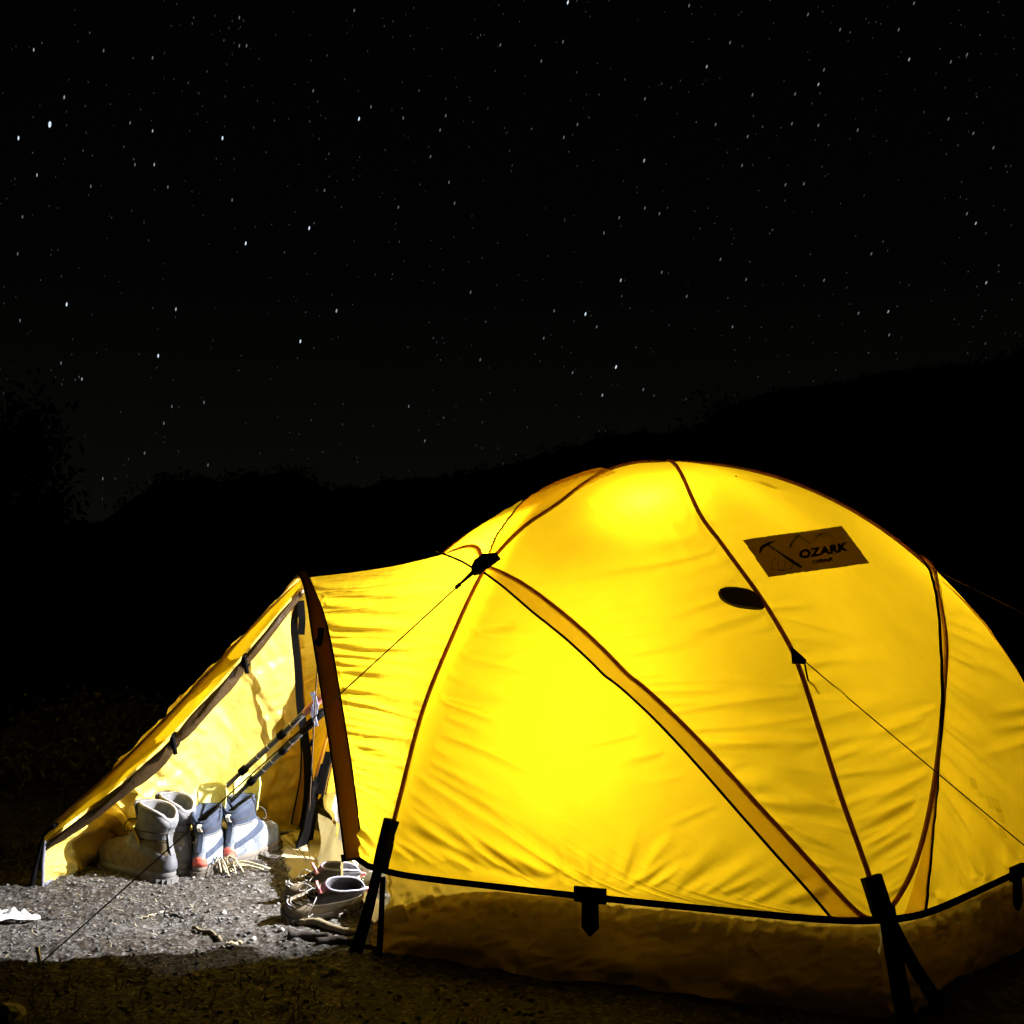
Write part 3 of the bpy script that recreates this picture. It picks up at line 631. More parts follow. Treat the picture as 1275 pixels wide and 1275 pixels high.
loft(k1, hoop, 150, 520, tunnel_w, 'tunnel_panel', M_tunnel, fl=fam((388, 728), (436, 960), 44, (1, .0), (1, .22), (60, 190), (2.4, 4.6), (.002, .0042)) + fam((436, 960), (446, 1050), 10, (.9, .3), (.5, .8), (40, 90), (2.4, 4.0), (.002, .004))
     + fam((596, 735), (500, 1000), 16, (-1, .02), (-.9, -.35), (40, 110), (2.5, 4.5), (.0008, .0022)))
tube('seam_stitching', catmull([pt(543, 686, 3.10), pt(556, 691, 3.04), pt(575, 699, 2.98), pt(597, 712, 2.94)], 24) - (0, .008, 0), .0028, M_black, tent, 5)
# hoop sleeve: a broad amber band with dark edges
ctrd = np.array([.30, 3.35, .30]); Nh = np.array([p - np.array([-.45, 3.35, .25]) for p in hoop]); Nh /= np.linalg.norm(Nh, axis=1)[:, None]
HS = np.cross(np.gradient(hoop, axis=0), Nh); HS /= np.linalg.norm(HS, axis=1)[:, None]
wv = .038 - .022 * np.exp(-((np.arange(110) - 58) / 13.0) ** 2)
hs = ribbon('hoop_sleeve', hoop + Nh * .013, Nh, wv, .012, M_hoop, tent)
for sg in (-1, 1): tube('edge_cord', hoop + Nh * .013 + HS * sg * wv[:, None] / 2, .0042, M_black, hs, 6)
hb = np.vstack([hoop[0] + HS[0] * k * .03 for k in np.linspace(-1, 1, 5)]); ribbon('hem_webbing', hb, np.tile(Nh[0], (5, 1)), .016, .006, M_black, hs)
st = np.array([hoop[0], hoop[0] * .5 + on_map(strapedge(aLh, aLh + .01, 2), .008)[0][0] * .5 - (0, 0, .006), on_map(strapedge(aLh, aLh + .01, 2), .008)[0][0]]); ribbon('foot_strap', st, np.tile([-.3, -.95, 0], (3, 1)), .013, .004, M_black, tent)

TOP = np.array(pt(376, 722, 3.30)); FRT = np.array([-1.24, 3.25, .136])
ridge = catmull([TOP, TOP * .66 + FRT * .34 + (0, .0, -.012), TOP * .33 + FRT * .67 + (0, 0, -.020), FRT], 80)
farleg = np.vstack([TOP[None], hoop[60:] + np.array([-.02, 0, 0])]); farleg[-1, 2] = .0
hem = catmull([(-.70, 3.97, .0), (-.80, 3.90, 0), (-.98, 3.80, 0), (-1.12, 3.65, 0), (-1.20, 3.45, 0), (-1.245, 3.25, 0)], 80)
frt = np.array([FRT, FRT * .5 + np.array([-1.25, 3.25, 0]) * .5, (-1.245, 3.25, 0)])
NU, NV = 170, 130
u = np.linspace(0, 1, NU)[None]; v = np.linspace(0, 1, NV)[:, None]
rg, hm = arcparam(ridge, NU)[None], arcparam(hem, NU)[None]; lf, rt = arcparam(farleg, NV)[:, None], arcparam(frt, NV)[:, None]
u3, v3 = u[..., None], v[..., None]
P = (1 - v3) * rg + v3 * hm + (1 - u3) * lf + u3 * rt - ((1 - u3) * (1 - v3) * TOP + u3 * (1 - v3) * FRT + (1 - u3) * v3 * farleg[-1] + u3 * v3 * frt[-1])
T1 = np.gradient(P, axis=1); T2 = np.gradient(P, axis=0); Nn = np.cross(T1, T2); Nn /= np.linalg.norm(Nn, axis=-1, keepdims=True) + 1e-9
Nn *= np.sign(-Nn[..., 1:2] + 1e-9)                                  # towards the open side
ed = sstep(0, .06, u) * sstep(0, .06, 1 - u) * sstep(0, .05, v)
zl = P[..., 2]
lip = .022 * np.exp(-((zl - .125) / .022) ** 2) - .020 * np.exp(-((zl - .075) / .022) ** 2)
diag = u * 10 + v * 5
off = ed * (-.035 * np.sin(PI * u) * np.sin(PI * v) * sstep(.05, .4, v) + .006 * vnoise(diag * 2.0, (u - v) * 2, 0, 501) + .004 * vnoise(diag * 4.5, (u - v) * 3, 0, 502) + .0022 * vnoise(u * 40, v * 40, 0, 503)) \
    + lip * sstep(.10, .25, u) * sstep(0, .2, 1 - u) * (1 + .5 * vnoise(u * 14, 0, 0, 504)) * sstep(.3, .6, v)
off = off + ed * folds(to_px(P), fam((95, 1030), (350, 1010), 16, (.80, -.60), (.55, -.83), (80, 230), (3, 6), (.003, .007)) + fam((360, 800), (385, 980), 10, (-.6, .5), (-.9, .35), (60, 160), (3, 6), (.003, .006)) + crumple(70, 385, 985, 1090, 90) + crumple(90, 370, 800, 990, 40))
P = P + Nn * off[..., None]
P[..., 2] = np.maximum(P[..., 2], .002) + .045 * np.clip(vnoise(u * 9, 0, 0, 505), 0, 1) * sstep(.93, 1, v) * sstep(.55, .7, u) * (1 - sstep(.93, 1, u))
vest = mesh('vestibule_panel', P.reshape(-1, 3), grid_faces(NV, NU), M_vest, tent)
M_bind = solid('blue_grey_binding', (.16, .16, .22), .8, .25, 60)
tube('hem_binding', P[-1, ::2] + (0, 0, .003), .0055, M_bind, vest, 6); tube('hem_binding', P[2:, -1], .0045, M_bind, vest, 6)
# zip tape down the far leg of the hoop, hanging a little loose
zp = catmull([pt(372, 752, 3.42), pt(366, 778, 3.50), pt(371, 830, 3.62), pt(374, 880, 3.72), pt(382, 935, 3.78), pt(384, 985, 3.80), pt(378, 1030, 3.86)], 40)
ribbon('zip_tape', zp, np.tile([.15, -.98, .1], (40, 1)), np.linspace(.018, .030, 40), .004, M_black, tent)
zp2 = catmull([pt(374, 748, 3.40), pt(376, 770, 3.42), pt(375, 790, 3.44)], 12); ribbon('zip_tape', zp2, np.tile([.15, -.98, .1], (12, 1)), .02, .004, M_black, tent)
# the open door: a narrow flap along the ridge and the rolled door tied up beneath it
k = np.linspace(0, 1, 90)
rg1 = arcparam(ridge, 90)
wid = .020 + .050 * np.sin(PI * np.clip(k * 1.02, 0, 1)) ** 1.2
V = []
for q in np.linspace(0, 1, 8):
    V.append(rg1 + np.stack([0 * k, -wid * q * .62 + .002 * vnoise(k * 15, q * 2, 0, 62), .012 * (1 - q) - wid * q * .80 + .003 * q * vnoise(k * 12, q, 0, 61)], -1))
V = np.array(V); fl = mesh('door_flap', V.reshape(-1, 3), grid_faces(8, 90), M_fly, tent); tube('edge_cord', V[0] + (0, 0, .002), .0035, M_sleeve, fl, 6)
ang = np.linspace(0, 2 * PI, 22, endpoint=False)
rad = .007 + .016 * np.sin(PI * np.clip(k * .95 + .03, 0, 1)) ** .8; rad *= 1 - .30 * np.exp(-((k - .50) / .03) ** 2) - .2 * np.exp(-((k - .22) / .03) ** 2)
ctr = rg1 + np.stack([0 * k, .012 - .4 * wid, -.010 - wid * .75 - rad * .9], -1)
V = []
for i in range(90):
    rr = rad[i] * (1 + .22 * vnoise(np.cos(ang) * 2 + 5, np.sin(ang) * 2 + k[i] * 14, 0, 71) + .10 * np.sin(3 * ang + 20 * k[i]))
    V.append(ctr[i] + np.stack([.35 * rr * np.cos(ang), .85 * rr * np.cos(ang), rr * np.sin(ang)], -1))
roll = mesh('rolled_door', np.array(V).reshape(-1, 3), grid_faces(90, 22, True) + [tuple(range(22)), tuple(89 * 22 + i for i in range(22))], M_roll_shade, tent)
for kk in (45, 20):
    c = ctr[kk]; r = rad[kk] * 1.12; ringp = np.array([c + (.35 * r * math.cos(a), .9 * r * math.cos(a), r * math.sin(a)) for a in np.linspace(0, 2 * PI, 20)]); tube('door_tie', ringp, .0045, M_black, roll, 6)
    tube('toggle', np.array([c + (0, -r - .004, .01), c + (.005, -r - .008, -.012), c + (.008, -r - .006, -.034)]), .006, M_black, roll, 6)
# front corner webbing
tube('corner_webbing', catmull([FRT + (.03, -.01, .03), FRT + (0, 0, .005), (-1.262, 3.25, .06), (-1.27, 3.24, .0)], 12), .007, M_black, tent, 6)
# outer fold of the far panel showing behind the ridge end
V = []
for q in np.linspace(0, 1, 10):
    V.append(np.stack([np.linspace(-1.24, -1.0, 20), 3.36 + .28 * q + .03 * vnoise(np.linspace(0, 4, 20), q * 3, 0, 77), .225 * (1 - q) * np.sin(PI * np.linspace(.18, .92, 20)) + .002], -1))
mesh('panel_fold', np.array(V).reshape(-1, 3), grid_faces(10, 20), M_skirt, tent)

# inner tent front wall with its door opening, and the pale door hanging beside it
fa = np.array([P_L[0], P_L[1]]); fb = on_map(qF[None], 0)[0][0][:2]
dirF = (fb - fa); Lw = np.linalg.norm(dirF); dirF = dirF / Lw; inw = np.array([-dirF[1], dirF[0]]); inw = inw if np.dot(inw, np.array([CX, CY]) - fa) > 0 else -inw
def wall(a, z):                                       # a: metres along, z: height; the wall leans inwards with height
    p = fa + dirF * a + inw * (.03 + .30 * (max(z, 0) / .9) ** 2); return np.array([p[0], p[1], z])
outer = np.array([arcparam(k1, 120)[i] + np.append(inw * .035, 0) for i in range(120)])
opx = [(.0, .02), (.0, .25), (.03, .45), (.13, .60), (.34, .69), (.58, .68), (.78, .56), (.90, .32), (.93, .03)]
openc = arcparam(np.array([wall(a, z) for a, z in catmull(opx, 120)]), 120)
loft(outer, openc, 26, 120, lambda v, a: .006 * vnoise(a * 30, v * 3, 0, 81), 'inner_wall', M_inner)
sill = [wall(a, 0) for a in np.linspace(-.02, Lw, 40)]; V = []
for q in np.linspace(0, 1, 7): V.append(np.array([p + np.append(-inw * (.03 * (1 - q) + .012 * math.sin(14 * i / 40 + q * 3)), .045 * q + .008 * math.sin(i * .7) * q) for i, p in enumerate(sill)]))
mesh('door_sill', np.array(V).reshape(-1, 3), grid_faces(7, 40), M_tub, tent)
# pale inner door bunched beside the opening, khaki below
def hang(poly_top, poly_bot, n, m, mat, name, seed, depth):
    A = catmull(poly_top, m); B = catmull(poly_bot, m); q = np.linspace(0, 1, n)[:, None, None]
    P = A[None] * (1 - q) + B[None] * q; a = np.linspace(0, 1, m)[None]; w = depth * vnoise(a * 5 + q[..., 0] * .6, q[..., 0] * 1.5, 0, seed)
    P = P + np.array([-.9, -.4, 0]) * w[..., None]; return mesh(name, P.reshape(-1, 3), grid_faces(n, m), mat, tent)
hang([pt(424, 938, 3.58), pt(432, 925, 3.56), pt(446, 930, 3.53)], [pt(412, 1008, 3.62), pt(430, 1034, 3.55), pt(450, 1064, 3.46)], 26, 26, M_door, 'inner_door', 90, .012)
M_khaki = fabric('khaki_fabric', (.36, .31, .20), (.34, .28, .12), .35, .5)
hang([pt(402, 1012, 3.52), pt(420, 1036, 3.28), pt(436, 1062, 3.06)], [(-.565, 3.50, .003), (-.50, 3.26, .003), (-.45, 3.04, .003)], 26, 30, M_khaki, 'floor_apron', 95, .014)
tube('door_cord', catmull([pt(437, 972, 3.32), pt(433, 1000, 3.34), pt(429, 1026, 3.36)], 12), .004, M_black, tent, 5)
for a, b in (((408, 915, 3.40), (393, 966, 3.50)), ((408, 915, 3.40), (426, 938, 3.34)), ((412, 900, 3.38), (408, 915, 3.40))):
    tube('door_piping', np.array([pt(*a), (pt(*a) + pt(*b)) / 2, pt(*b)]), .0045, M_sleeve, tent, 5)

# guy lines
def line(a, b, r=.0017, sag=.01, n=24):
    k = np.linspace(0, 1, n)[:, None]; Q = np.asarray(a) * (1 - k) + np.asarray(b) * k; Q[:, 2] -= sag * np.sin(PI * k[:, 0]); return tube('guyline', Q, r, M_cord, tent, 6)
g0 = on_map(mp(600, 712)[None], .014)[0][0]; g1 = gp(50, 1200, .0)
gl = line(g0, g1, sag=.004)
kn = g0 + (g1 - g0) * .047; tube('knot', np.array([kn, kn + (g1 - g0) * .006, kn + (g1 - g0) * .012]), .005, M_black, gl, 6)
tube('guy_webbing', np.array([g0, (g0 + kn) / 2, kn]), [.007, .005, .003], M_black, gl, 6)
h0 = on_map(mp(1000, 827)[None], .012)[0][0]; line(h0, (1.35, 2.35, 0), r=.0015, sag=.004)
tube('cord_loop', catmull([h0, h0 + (.004, -.006, -.03), h0 + (.008, -.004, -.05), h0 + (.004, 0, -.075)], 14), .002, M_black, tent, 5)
j0 = on_map(J2[None], .012)[0][0]; line(j0, (2.75, 2.9, 0), r=.0013, sag=.004)
for p in (g1, np.array([1.35, 2.35, 0])):
    tube('peg', np.array([p + (.01, .01, -.05), p + (0, 0, .0), p + (-.006, -.004, .035)]), .0045, M_metal, tent, 6)
# cord from the hoop down into the vestibule, with its strap tab and tensioner knots
c0 = pt(400, 782, 2.93); c1 = pt(385, 1010, 3.04)
k = np.linspace(0, 1, 20)[:, None]; hc = tube('guyline', pt(396, 812, 2.93) * (1 - k) + c1 * k, .0018, M_cord, tent, 5)
ribbon('strap_tab', np.array([c0, pt(399, 795, 2.92), pt(394, 803, 2.92)]), np.tile([0, -1, 0], (3, 1)), [.016, .014, .022], .005, M_black, tent)
for v_ in (925, 947, 962): q = pt(385.6 + (1010 - v_) * .033, v_, 3.01); tube('knot', np.array([q + (0, 0, .008), q, q - (0, 0, .008)]), .0045, M_black, hc, 6)

# ------------------------------------------------------------------ lamps inside the tent
def lamp(name, label, loc, roof_z, watts, radius, cs=1.0):
    o = empty(name, loc); tag(o, label, 'lamp'); x, y, z = loc
    tube('hanging_cord', np.array([(x, y, z + .06), (x, y, (z + roof_z) / 2), (x, y, roof_z)]), .0015, M_cord, o, 5)
    rr = [(.004, .060), (.012, .058), (.014, .050), (.013, .044), (.004, .042)]; a = np.linspace(0, 2 * PI, 16, endpoint=False)
    V = np.vstack([np.stack([x + cs * r * np.cos(a), y + cs * r * np.sin(a), np.full(16, z + h)], -1) for r, h in rr]); mesh('cap', V, grid_faces(5, 16, True) + [tuple(range(16)), tuple(64 + i for i in range(16))], M_black, o)
    tube('lamp_stem', np.array([(x, y, z + .042), (x, y, z + .036), (x, y, z + .03)]), .005 * cs, M_metal, o, 8)
    l = bpy.data.lights.new(name, 'POINT'); l.energy = watts; l.shadow_soft_size = radius; l.color = (1, .97, .94); lo = bpy.data.objects.new('lamp_light', l); link(lo, o); lo.location = (0, 0, 0)
lamp('hanging_lantern', 'white lantern hanging low inside the tent behind the brightest side panel', (.25, 2.96, .38), .93, LAMP_MAIN, .012)
lamp('hanging_lantern', 'small white lamp hanging under the tent roof near the top', tuple(cast(803, 632) + np.array([.02, .085, -.035])), 1.02, LAMP_ROOF, .025, .35)
lamp('hanging_lantern', 'unseen fill lamp added in the right rear of the tent', (1.0, 3.32, .70), .8, LAMP_FILL, .02)

def headlamp(loc, aim):
    o = empty('headlamp', loc); tag(o, 'headlamp hanging inside the tent and shining out of the door', 'lamp'); loc = np.array(loc); d = np.array(aim) - loc; d /= np.linalg.norm(d)
    tube('housing', np.array([loc - d * .045, loc - d * .03, loc - d * .012]), [.014, .018, .018], M_black, o, 12)
    tube('head_strap', catmull([loc - d * .03, loc - d * .04 + (0, .02, .10), loc - d * .03 + (0, 0, .12), loc - d * .03 + (0, 0, .17)], 14), .003, M_black, o, 5)
    l = bpy.data.lights.new('headlamp', 'SPOT'); l.energy = HEADLAMP; l.shadow_soft_size = .009; l.spot_size = math.radians(76); l.spot_blend = .7; l.color = (1, .97, .95)
    lo = bpy.data.objects.new('beam', l); link(lo, o); lo.rotation_euler = Vector(d).to_track_quat('-Z', 'Y').to_euler()
headlamp((.55, 3.10, .90), (-1.05, 3.50, .18))

# ------------------------------------------------------------------ boots and shoes
LV_BOOT = [(.028, .002, .298, .100), (.042, -.006, .303, .106), (.060, -.005, .298, .103), (.076, .000, .284, .097), (.088, .005, .256, .090), (.100, .010, .222, .083), (.112, .014, .190, .076),
           (.126, .016, .164, .072), (.140, .014, .148, .074), (.156, .008, .138, .081), (.172, .002, .133, .087), (.182, .001, .131, .088), (.190, .008, .126, .081)]
LV_SHOE = [(.024, .0, .288, .100), (.040, -.003, .290, .104), (.054, -.001, .278, .099), (.064, .002, .252, .093), (.073, .004, .222, .087), (.082, .005, .196, .081), (.090, .003, .176, .077), (.098, -.002, .160, .075), (.104, .003, .154, .070)]
def footwear(name, label, group, loc, head, LV, mats, zs=1.0, sc_=1.0, tongue=.0, tongue_w=.034, heel=(.5, .35), loop=True, collar_from=.148, side=1, lean=0.0, roll=0.0):
    o = empty(name, (loc[0], loc[1], loc[2])); tag(o, label, 'boot' if LV is LV_BOOT else 'shoe', group)
    R = np.array([[math.cos(head), -math.sin(head), 0], [math.sin(head), math.cos(head), 0], [0, 0, 1]])
    cr, sr_ = math.cos(roll), math.sin(roll); R = R @ np.array([[1, 0, 0], [0, cr, -sr_], [0, sr_, cr]]); loc = np.asarray(loc, float) + (0, 0, .048 * sc_ * abs(sr_))
    LVa = np.array(LV); top = LVa[-1, 0]
    def U(th, z, off=0.0):
        x0, x1, W = [np.interp(z, LVa[:, 0], LVa[:, k]) for k in (1, 2, 3)]
        c, s = np.cos(th), np.sin(th); cx = np.sign(c) * np.abs(c) ** .86; sy = np.sign(s) * np.abs(s) ** .82
        x = (x0 + x1) / 2 + ((x1 - x0) / 2 + off) * cx; y = (W / 2 + off) * sy * (.87 + .13 * c * (1 - sstep(.1, .15, z)))
        y = y + side * .010 * sstep(.12, .28, x) * (1 - sstep(.06, .12, z))
        zz = z + (.013 * c + .008 * np.abs(s) ** 1.5 - .010 * np.exp(-((c + 1) / .12) ** 2)) * sstep(.66 * top, top, z) + .014 * np.clip((x - .19) / .11, 0, 1) ** 2
        w = .0014 * vnoise(x * 60, y * 60 + z * 90, 0, 31) * sstep(.05, .09, z)
        x = x - lean * np.clip(z - .1, 0, 1)
        return np.stack(np.broadcast_arrays(x + w * c, y + w * s, zz * zs), -1) * sc_
    def put(V): return np.asarray(V) @ R.T + np.array(loc)
    def M(nm, V, F, mt, par=None, sm=True): return mesh(nm, put(V), F, mt, par or o, sm)
    th = np.linspace(0, 2 * PI, 44, endpoint=False)
    zz = np.concatenate([np.linspace(LVa[0, 0], collar_from, 22)])
    M('upper', np.vstack([U(th, z) for z in zz]), grid_faces(len(zz), 44, True), mats['upper'])
    zc = np.linspace(collar_from - .006, top, 9); V = [U(th, z, .0015 + .0025 * math.sin(PI * i / 8)) for i, z in enumerate(zc)]
    rim = V[-1]; ctr = rim.mean(0)
    for f, d in ((.93, .004), (.84, .0), (.78, -.02)):
        q = ctr + (rim - ctr) * np.array([f, f, 1]); q[:, 2] += d * sc_; V.append(q)
    col = M('collar', np.vstack(V), grid_faces(len(V), 44, True), mats['collar'])
    inn = [V[-1] + 0]
    for f, d in ((.97, -.03), (.85, -.06)): q = ctr + (V[-1] - ctr) * np.array([f, f, 1]); q[:, 2] += d * sc_ * min(1, zs); inn.append(q)
    inn = [ctr + (q - ctr) * np.array([.985, .985, 1]) for q in inn]
    M('lining', np.vstack(inn), grid_faces(3, 44, True) + [tuple(88 + i for i in range(44))], mats['lining'])
    # padded rim piping
    M('rim_piping', *tube_geo(np.vstack([U(th, top, .001), U(th[:1], top, .001)]) + (0, 0, .002), .0042 * sc_, 6), mats['piping'], col)
    # sole with a welt groove, heel and lugs
    ol = lambda f, z, off: np.stack([U(th, LVa[0, 0], off)[:, 0], U(th, LVa[0, 0], off)[:, 1], U(th, LVa[0, 0])[:, 2] * 0 + z * sc_ + .014 * sc_ * np.clip((U(th, LVa[0, 0])[:, 0] / sc_ - .19) / .11, 0, 1) ** 2], -1)
    h = LVa[0, 0] * zs
    so = M('sole', np.vstack([ol(1, 0.002, .0), ol(1, .004, .004), ol(1, h * .45, .005), ol(1, h * .55, .002), ol(1, h * .65, .005), ol(1, h, .005), ol(1, h + .005, .0)]), grid_faces(7, 44, True) + [tuple(range(44))[::-1]], mats['sole'])
    lugs = []
    for i, a in enumerate(np.linspace(0, 2 * PI, 30, endpoint=False)):
        p = U(np.array(a), LVa[0, 0], .0035); lift = .014 * max(0, (p[0] / sc_ - .19) / .11) ** 2 * sc_
        if .10 < p[0] / sc_ < .125: continue
        lugs.append(box_geo((p[0], p[1], .0065 * sc_ + lift), .011, .011, .013, np.array([[math.cos(a), -math.sin(a), 0], [math.sin(a), math.cos(a), 0], [0, 0, 1]])))
    tag(M('tread', *join(lugs), mats['sole'], so, False), kind='stuff')
    # heel counter and toe rand, proud of the upper
    hz, hw = heel
    ta = np.linspace(PI - hw * PI, PI + hw * PI, 20); zr = np.linspace(LVa[0, 0] + .002, LVa[0, 0] + hz * (top - LVa[0, 0]), 9)
    V = [U(ta * 1.0, z * 1.0 - .0 + (0 if i < 7 else 0), .0030 if 0 < i < 8 else .0005) for i, z in enumerate(zr)]
    for i in range(9): V[i][:, 2] -= (i / 8) * hz * .05 * sc_ * np.abs(np.linspace(-1, 1, 20)) ** 2
    M('heel_counter', np.vstack(V), grid_faces(9, 20), mats['heel'])
    ta = np.linspace(-.30 * PI, .30 * PI, 18); zr = np.linspace(LVa[0, 0] + .001, LVa[0, 0] + .030, 5)
    M('toe_rand', np.vstack([U(ta, z, .0025 if 0 < i < 4 else .0005) for i, z in enumerate(zr)]), grid_faces(5, 18), mats['toe'])
    bs = catmull([U(np.array(PI), z, .0035) for z in np.linspace(LVa[0, 0] + .3 * (top - LVa[0, 0]), top - .006, 8)], 16)
    if LV is LV_BOOT: M('back_strip', *ribbon_geo(bs, np.tile([-1., 0, 0], (16, 1)), .013 * sc_, .002), mats['collar'], None, False)
    for zq_ in (collar_from + .012, collar_from - .010):
        if zq_ < top - .02: M('stitching', *tube_geo(np.vstack([U(th, zq_, .0045 if zq_ > collar_from else .001), U(th[:1], zq_, .0045 if zq_ > collar_from else .001)]), .0011, 5), mats['lace'], col)
    for sg in ((1, -1) if LV is LV_BOOT else ()):
        key = [(2.75, .34), (2.3, .40), (1.7, .48), (1.15, .57), (.75, .66), (.55, .74)]
        ka = np.interp(np.linspace(0, 5, 24), range(6), [q[0] for q in key]) * sg; kz = np.interp(np.linspace(0, 5, 24), range(6), [q[1] for q in key]) * top
        V = [U(ka, kz + dz, .0022 if abs(dz) < .009 else .0002) for dz in np.linspace(-.010, .010, 6)]
        M('side_overlay', np.vstack(V), grid_faces(6, 24), mats['collar'])
    # laces up the instep
    rows_ = np.linspace(top * .46, top * .90, 6); lp = []
    for i, z in enumerate(rows_):
        w = .36; a, b = U(np.array(-w), z, .004), U(np.array(w), z, .004); m_ = U(np.array(0.), z, .006)
        lp.append(tube_geo(catmull([a, m_, b], 9), .0022 * sc_, 5))
        if i < 5: z2 = rows_[i + 1]; lp.append(tube_geo(catmull([a, U(np.array(0.), (z + z2) / 2, .0075), U(np.array(w), z2, .004)], 9), .0022 * sc_, 5))
    a = U(np.array(.36), rows_[-2], .006)
    for sg in (1, -1):
        b = U(np.array(.36 * sg), rows_[-2], .006); lp.append(tube_geo(catmull([b, b + (.012, .016 * sg, .0), b + (.022, .026 * sg, -.016), b + (.02, .026 * sg, -.034), b + (.008, .022 * sg, -.03)], 18), .0018 * sc_, 5))
    M('lace', *join(lp), mats['lace'])
    # tongue
    if tongue:
        n, m_ = 14, 12; V = []
        base = U(np.array(0.), top * .80)
        for i in range(n):
            f = i / (n - 1); w = tongue_w * (.95 + .25 * f - .35 * max(0, f - .82) / .18 * .6)
            y = np.linspace(-w, w, m_); x = base[0] - .016 + .012 * f - 9.0 * y ** 2 * (1.0); V.append(np.stack([x, y, np.full(m_, base[2] + (tongue + top * zs * .2) * f) - (3.0 * y ** 2) * f], -1))
        V = np.vstack(V); v2, f2 = thick(V, grid_faces(n, m_), np.array([1, 0, 0.1]), .007); M('tongue', v2 * 1.0, f2, mats['tongue'])
    if loop:
        p = U(np.array(PI), top - .004, .003); q = U(np.array(PI), top - .040, .004)
        P = catmull([p, p + (-.010, 0, -.002), (p + q) / 2 + (-.013, 0, 0), q + (-.006, 0, 0), q], 14); M('pull_loop', *ribbon_geo(P, np.gradient(P, axis=0) @ np.array([[0, 0, 1], [0, 1, 0], [-1, 0, 0]]), .011 * sc_, .002), mats['loop'], None, False)
    return o
G_grey = dict(upper=M_tan_u, collar=M_grey_c, lining=M_grey_c, piping=M_pale, sole=M_sole, heel=M_grey_h, toe=M_tan_u, lace=M_lace, tongue=M_grey_c, loop=M_grey_c)
G_grey2 = dict(G_grey, upper=M_grey_u)
G_blue = dict(upper=M_blue_u, collar=M_blue_c, lining=M_blue_c, piping=M_blue_c, sole=M_dsole, heel=M_redheel, toe=M_tan_u, lace=M_lace, tongue=M_ytong, loop=M_loop)
G_blue2 = dict(G_blue)
G_shoe = dict(upper=M_shoe, collar=M_shoe_shade, lining=M_dark, piping=M_shoec, sole=M_dsole, heel=M_shoe, toe=M_shoe, lace=M_pale, tongue=M_red, loop=M_red)
def at(u, v): p = gp(u, v, 0); return (p[0], p[1], float(gz(p[0], p[1])) + .001)
footwear('hiking_boot', 'tan and grey hiking boot nearest the camera, leftmost of the four boots', 'hiking boots in the vestibule', at(214, 1098), math.radians(141), LV_BOOT, G_grey, heel=(.36, .17), loop=False, side=1, collar_from=.122, tongue=.016, tongue_w=.030)
footwear('hiking_boot', 'grey hiking boot half hidden behind the leftmost tan boot', 'hiking boots in the vestibule', at(235, 1088), math.radians(136), LV_BOOT, G_grey2, heel=(.36, .17), loop=False, side=-1, collar_from=.122, tongue=.016, tongue_w=.030)
footwear('hiking_boot', 'blue grey boot with yellow tongue and red heel beside the grey boots', 'hiking boots in the vestibule', at(248, 1091), math.radians(88), LV_BOOT, G_blue, zs=.90, sc_=.96, collar_from=.136, tongue=.066, tongue_w=.038, heel=(.22, .15), side=1)
footwear('hiking_boot', 'rightmost blue grey boot with yellow tongue and red heel', 'hiking boots in the vestibule', at(284, 1081), math.radians(78), LV_BOOT, G_blue2, zs=.92, sc_=.98, collar_from=.136, tongue=.066, tongue_w=.038, heel=(.22, .15), side=-1)
footwear('trail_shoe', 'tan low shoe with red loops in front of the tan mat, nearer the camera', 'low shoes at the tent door', at(447, 1135), math.radians(210), LV_SHOE, G_shoe, collar_from=.080, roll=math.radians(-38), sc_=.68, tongue=.010, tongue_w=.011, heel=(.5, .3), side=1)
footwear('trail_shoe', 'tan low shoe with red loops behind the nearer low shoe', 'low shoes at the tent door', at(446, 1117), math.radians(204), LV_SHOE, G_shoe, collar_from=.080, roll=math.radians(-16), sc_=.66, tongue=.010, tongue_w=.011, heel=(.5, .3), side=-1)

# ------------------------------------------------------------------ trekking poles, mat, litter on the ground
def trekking_pole(label, a, b, grip):
    a, b = np.asarray(a), np.asarray(b); o = empty('trekking_pole', a); tag(o, label, 'trekking pole', 'trekking poles leaning in the vestibule'); L = lambda k: a * (1 - k) + b * k
    tube('tip', np.array([L(0), L(.03), L(.06)]), [.002, .004, .006], M_metal, o, 8); tube('lower_shaft', np.array([L(.06), L(.3), L(.52)]), .0065, M_pole, o, 10); tube('upper_shaft', np.array([L(.50), L(.7), L(.86)]), .0085, M_pole, o, 10)
    for k in (.50, .72): tube('clamp', np.array([L(k), L(k + .015), L(k + .03)]), .0115, M_black, o, 10)
    for k in (.60, .66, .79): tube('ring', np.array([L(k), L(k + .002), L(k + .004)]), .0092, M_metal, o, 10)
    tube('grip', np.array([L(.86), L(.9), L(.96), L(1.0)]), [.009, .012, .011, .012], grip, o, 10)
    d = (b - a) / np.linalg.norm(b - a)
    c = L(.10); tube('basket', np.array([c, c + d * .003, c + d * .006]), [.02, .022, .018], M_black, o, 14)
tA, tB = pt(196, 1056, 3.64), pt(411, 858, 3.36)
trekking_pole('dark trekking pole with red grip leaning above the boots, upper of the two', tA + (0, 0, .012 - tA[2]), tB, M_red)
tA2, tB2 = pt(226, 1050, 3.66), pt(402, 886, 3.37)
trekking_pole('dark trekking pole leaning above the boots, lower of the two', tA2 + (0, 0, .012 - tA2[2]), tB2, M_black)
sp = np.array([pt(389, 862, 3.32), pt(393, 875, 3.315), pt(391, 890, 3.315), pt(394, 904, 3.32)]); stp = ribbon('wrist_strap', catmull(sp, 16), np.tile([0, -1, 0], (16, 1)), [.011] * 6 + [.017] * 5 + [.011] * 5, .009, M_strapblue)
tag(stp, 'patterned blue and white strap tied round the trekking poles', 'strap')
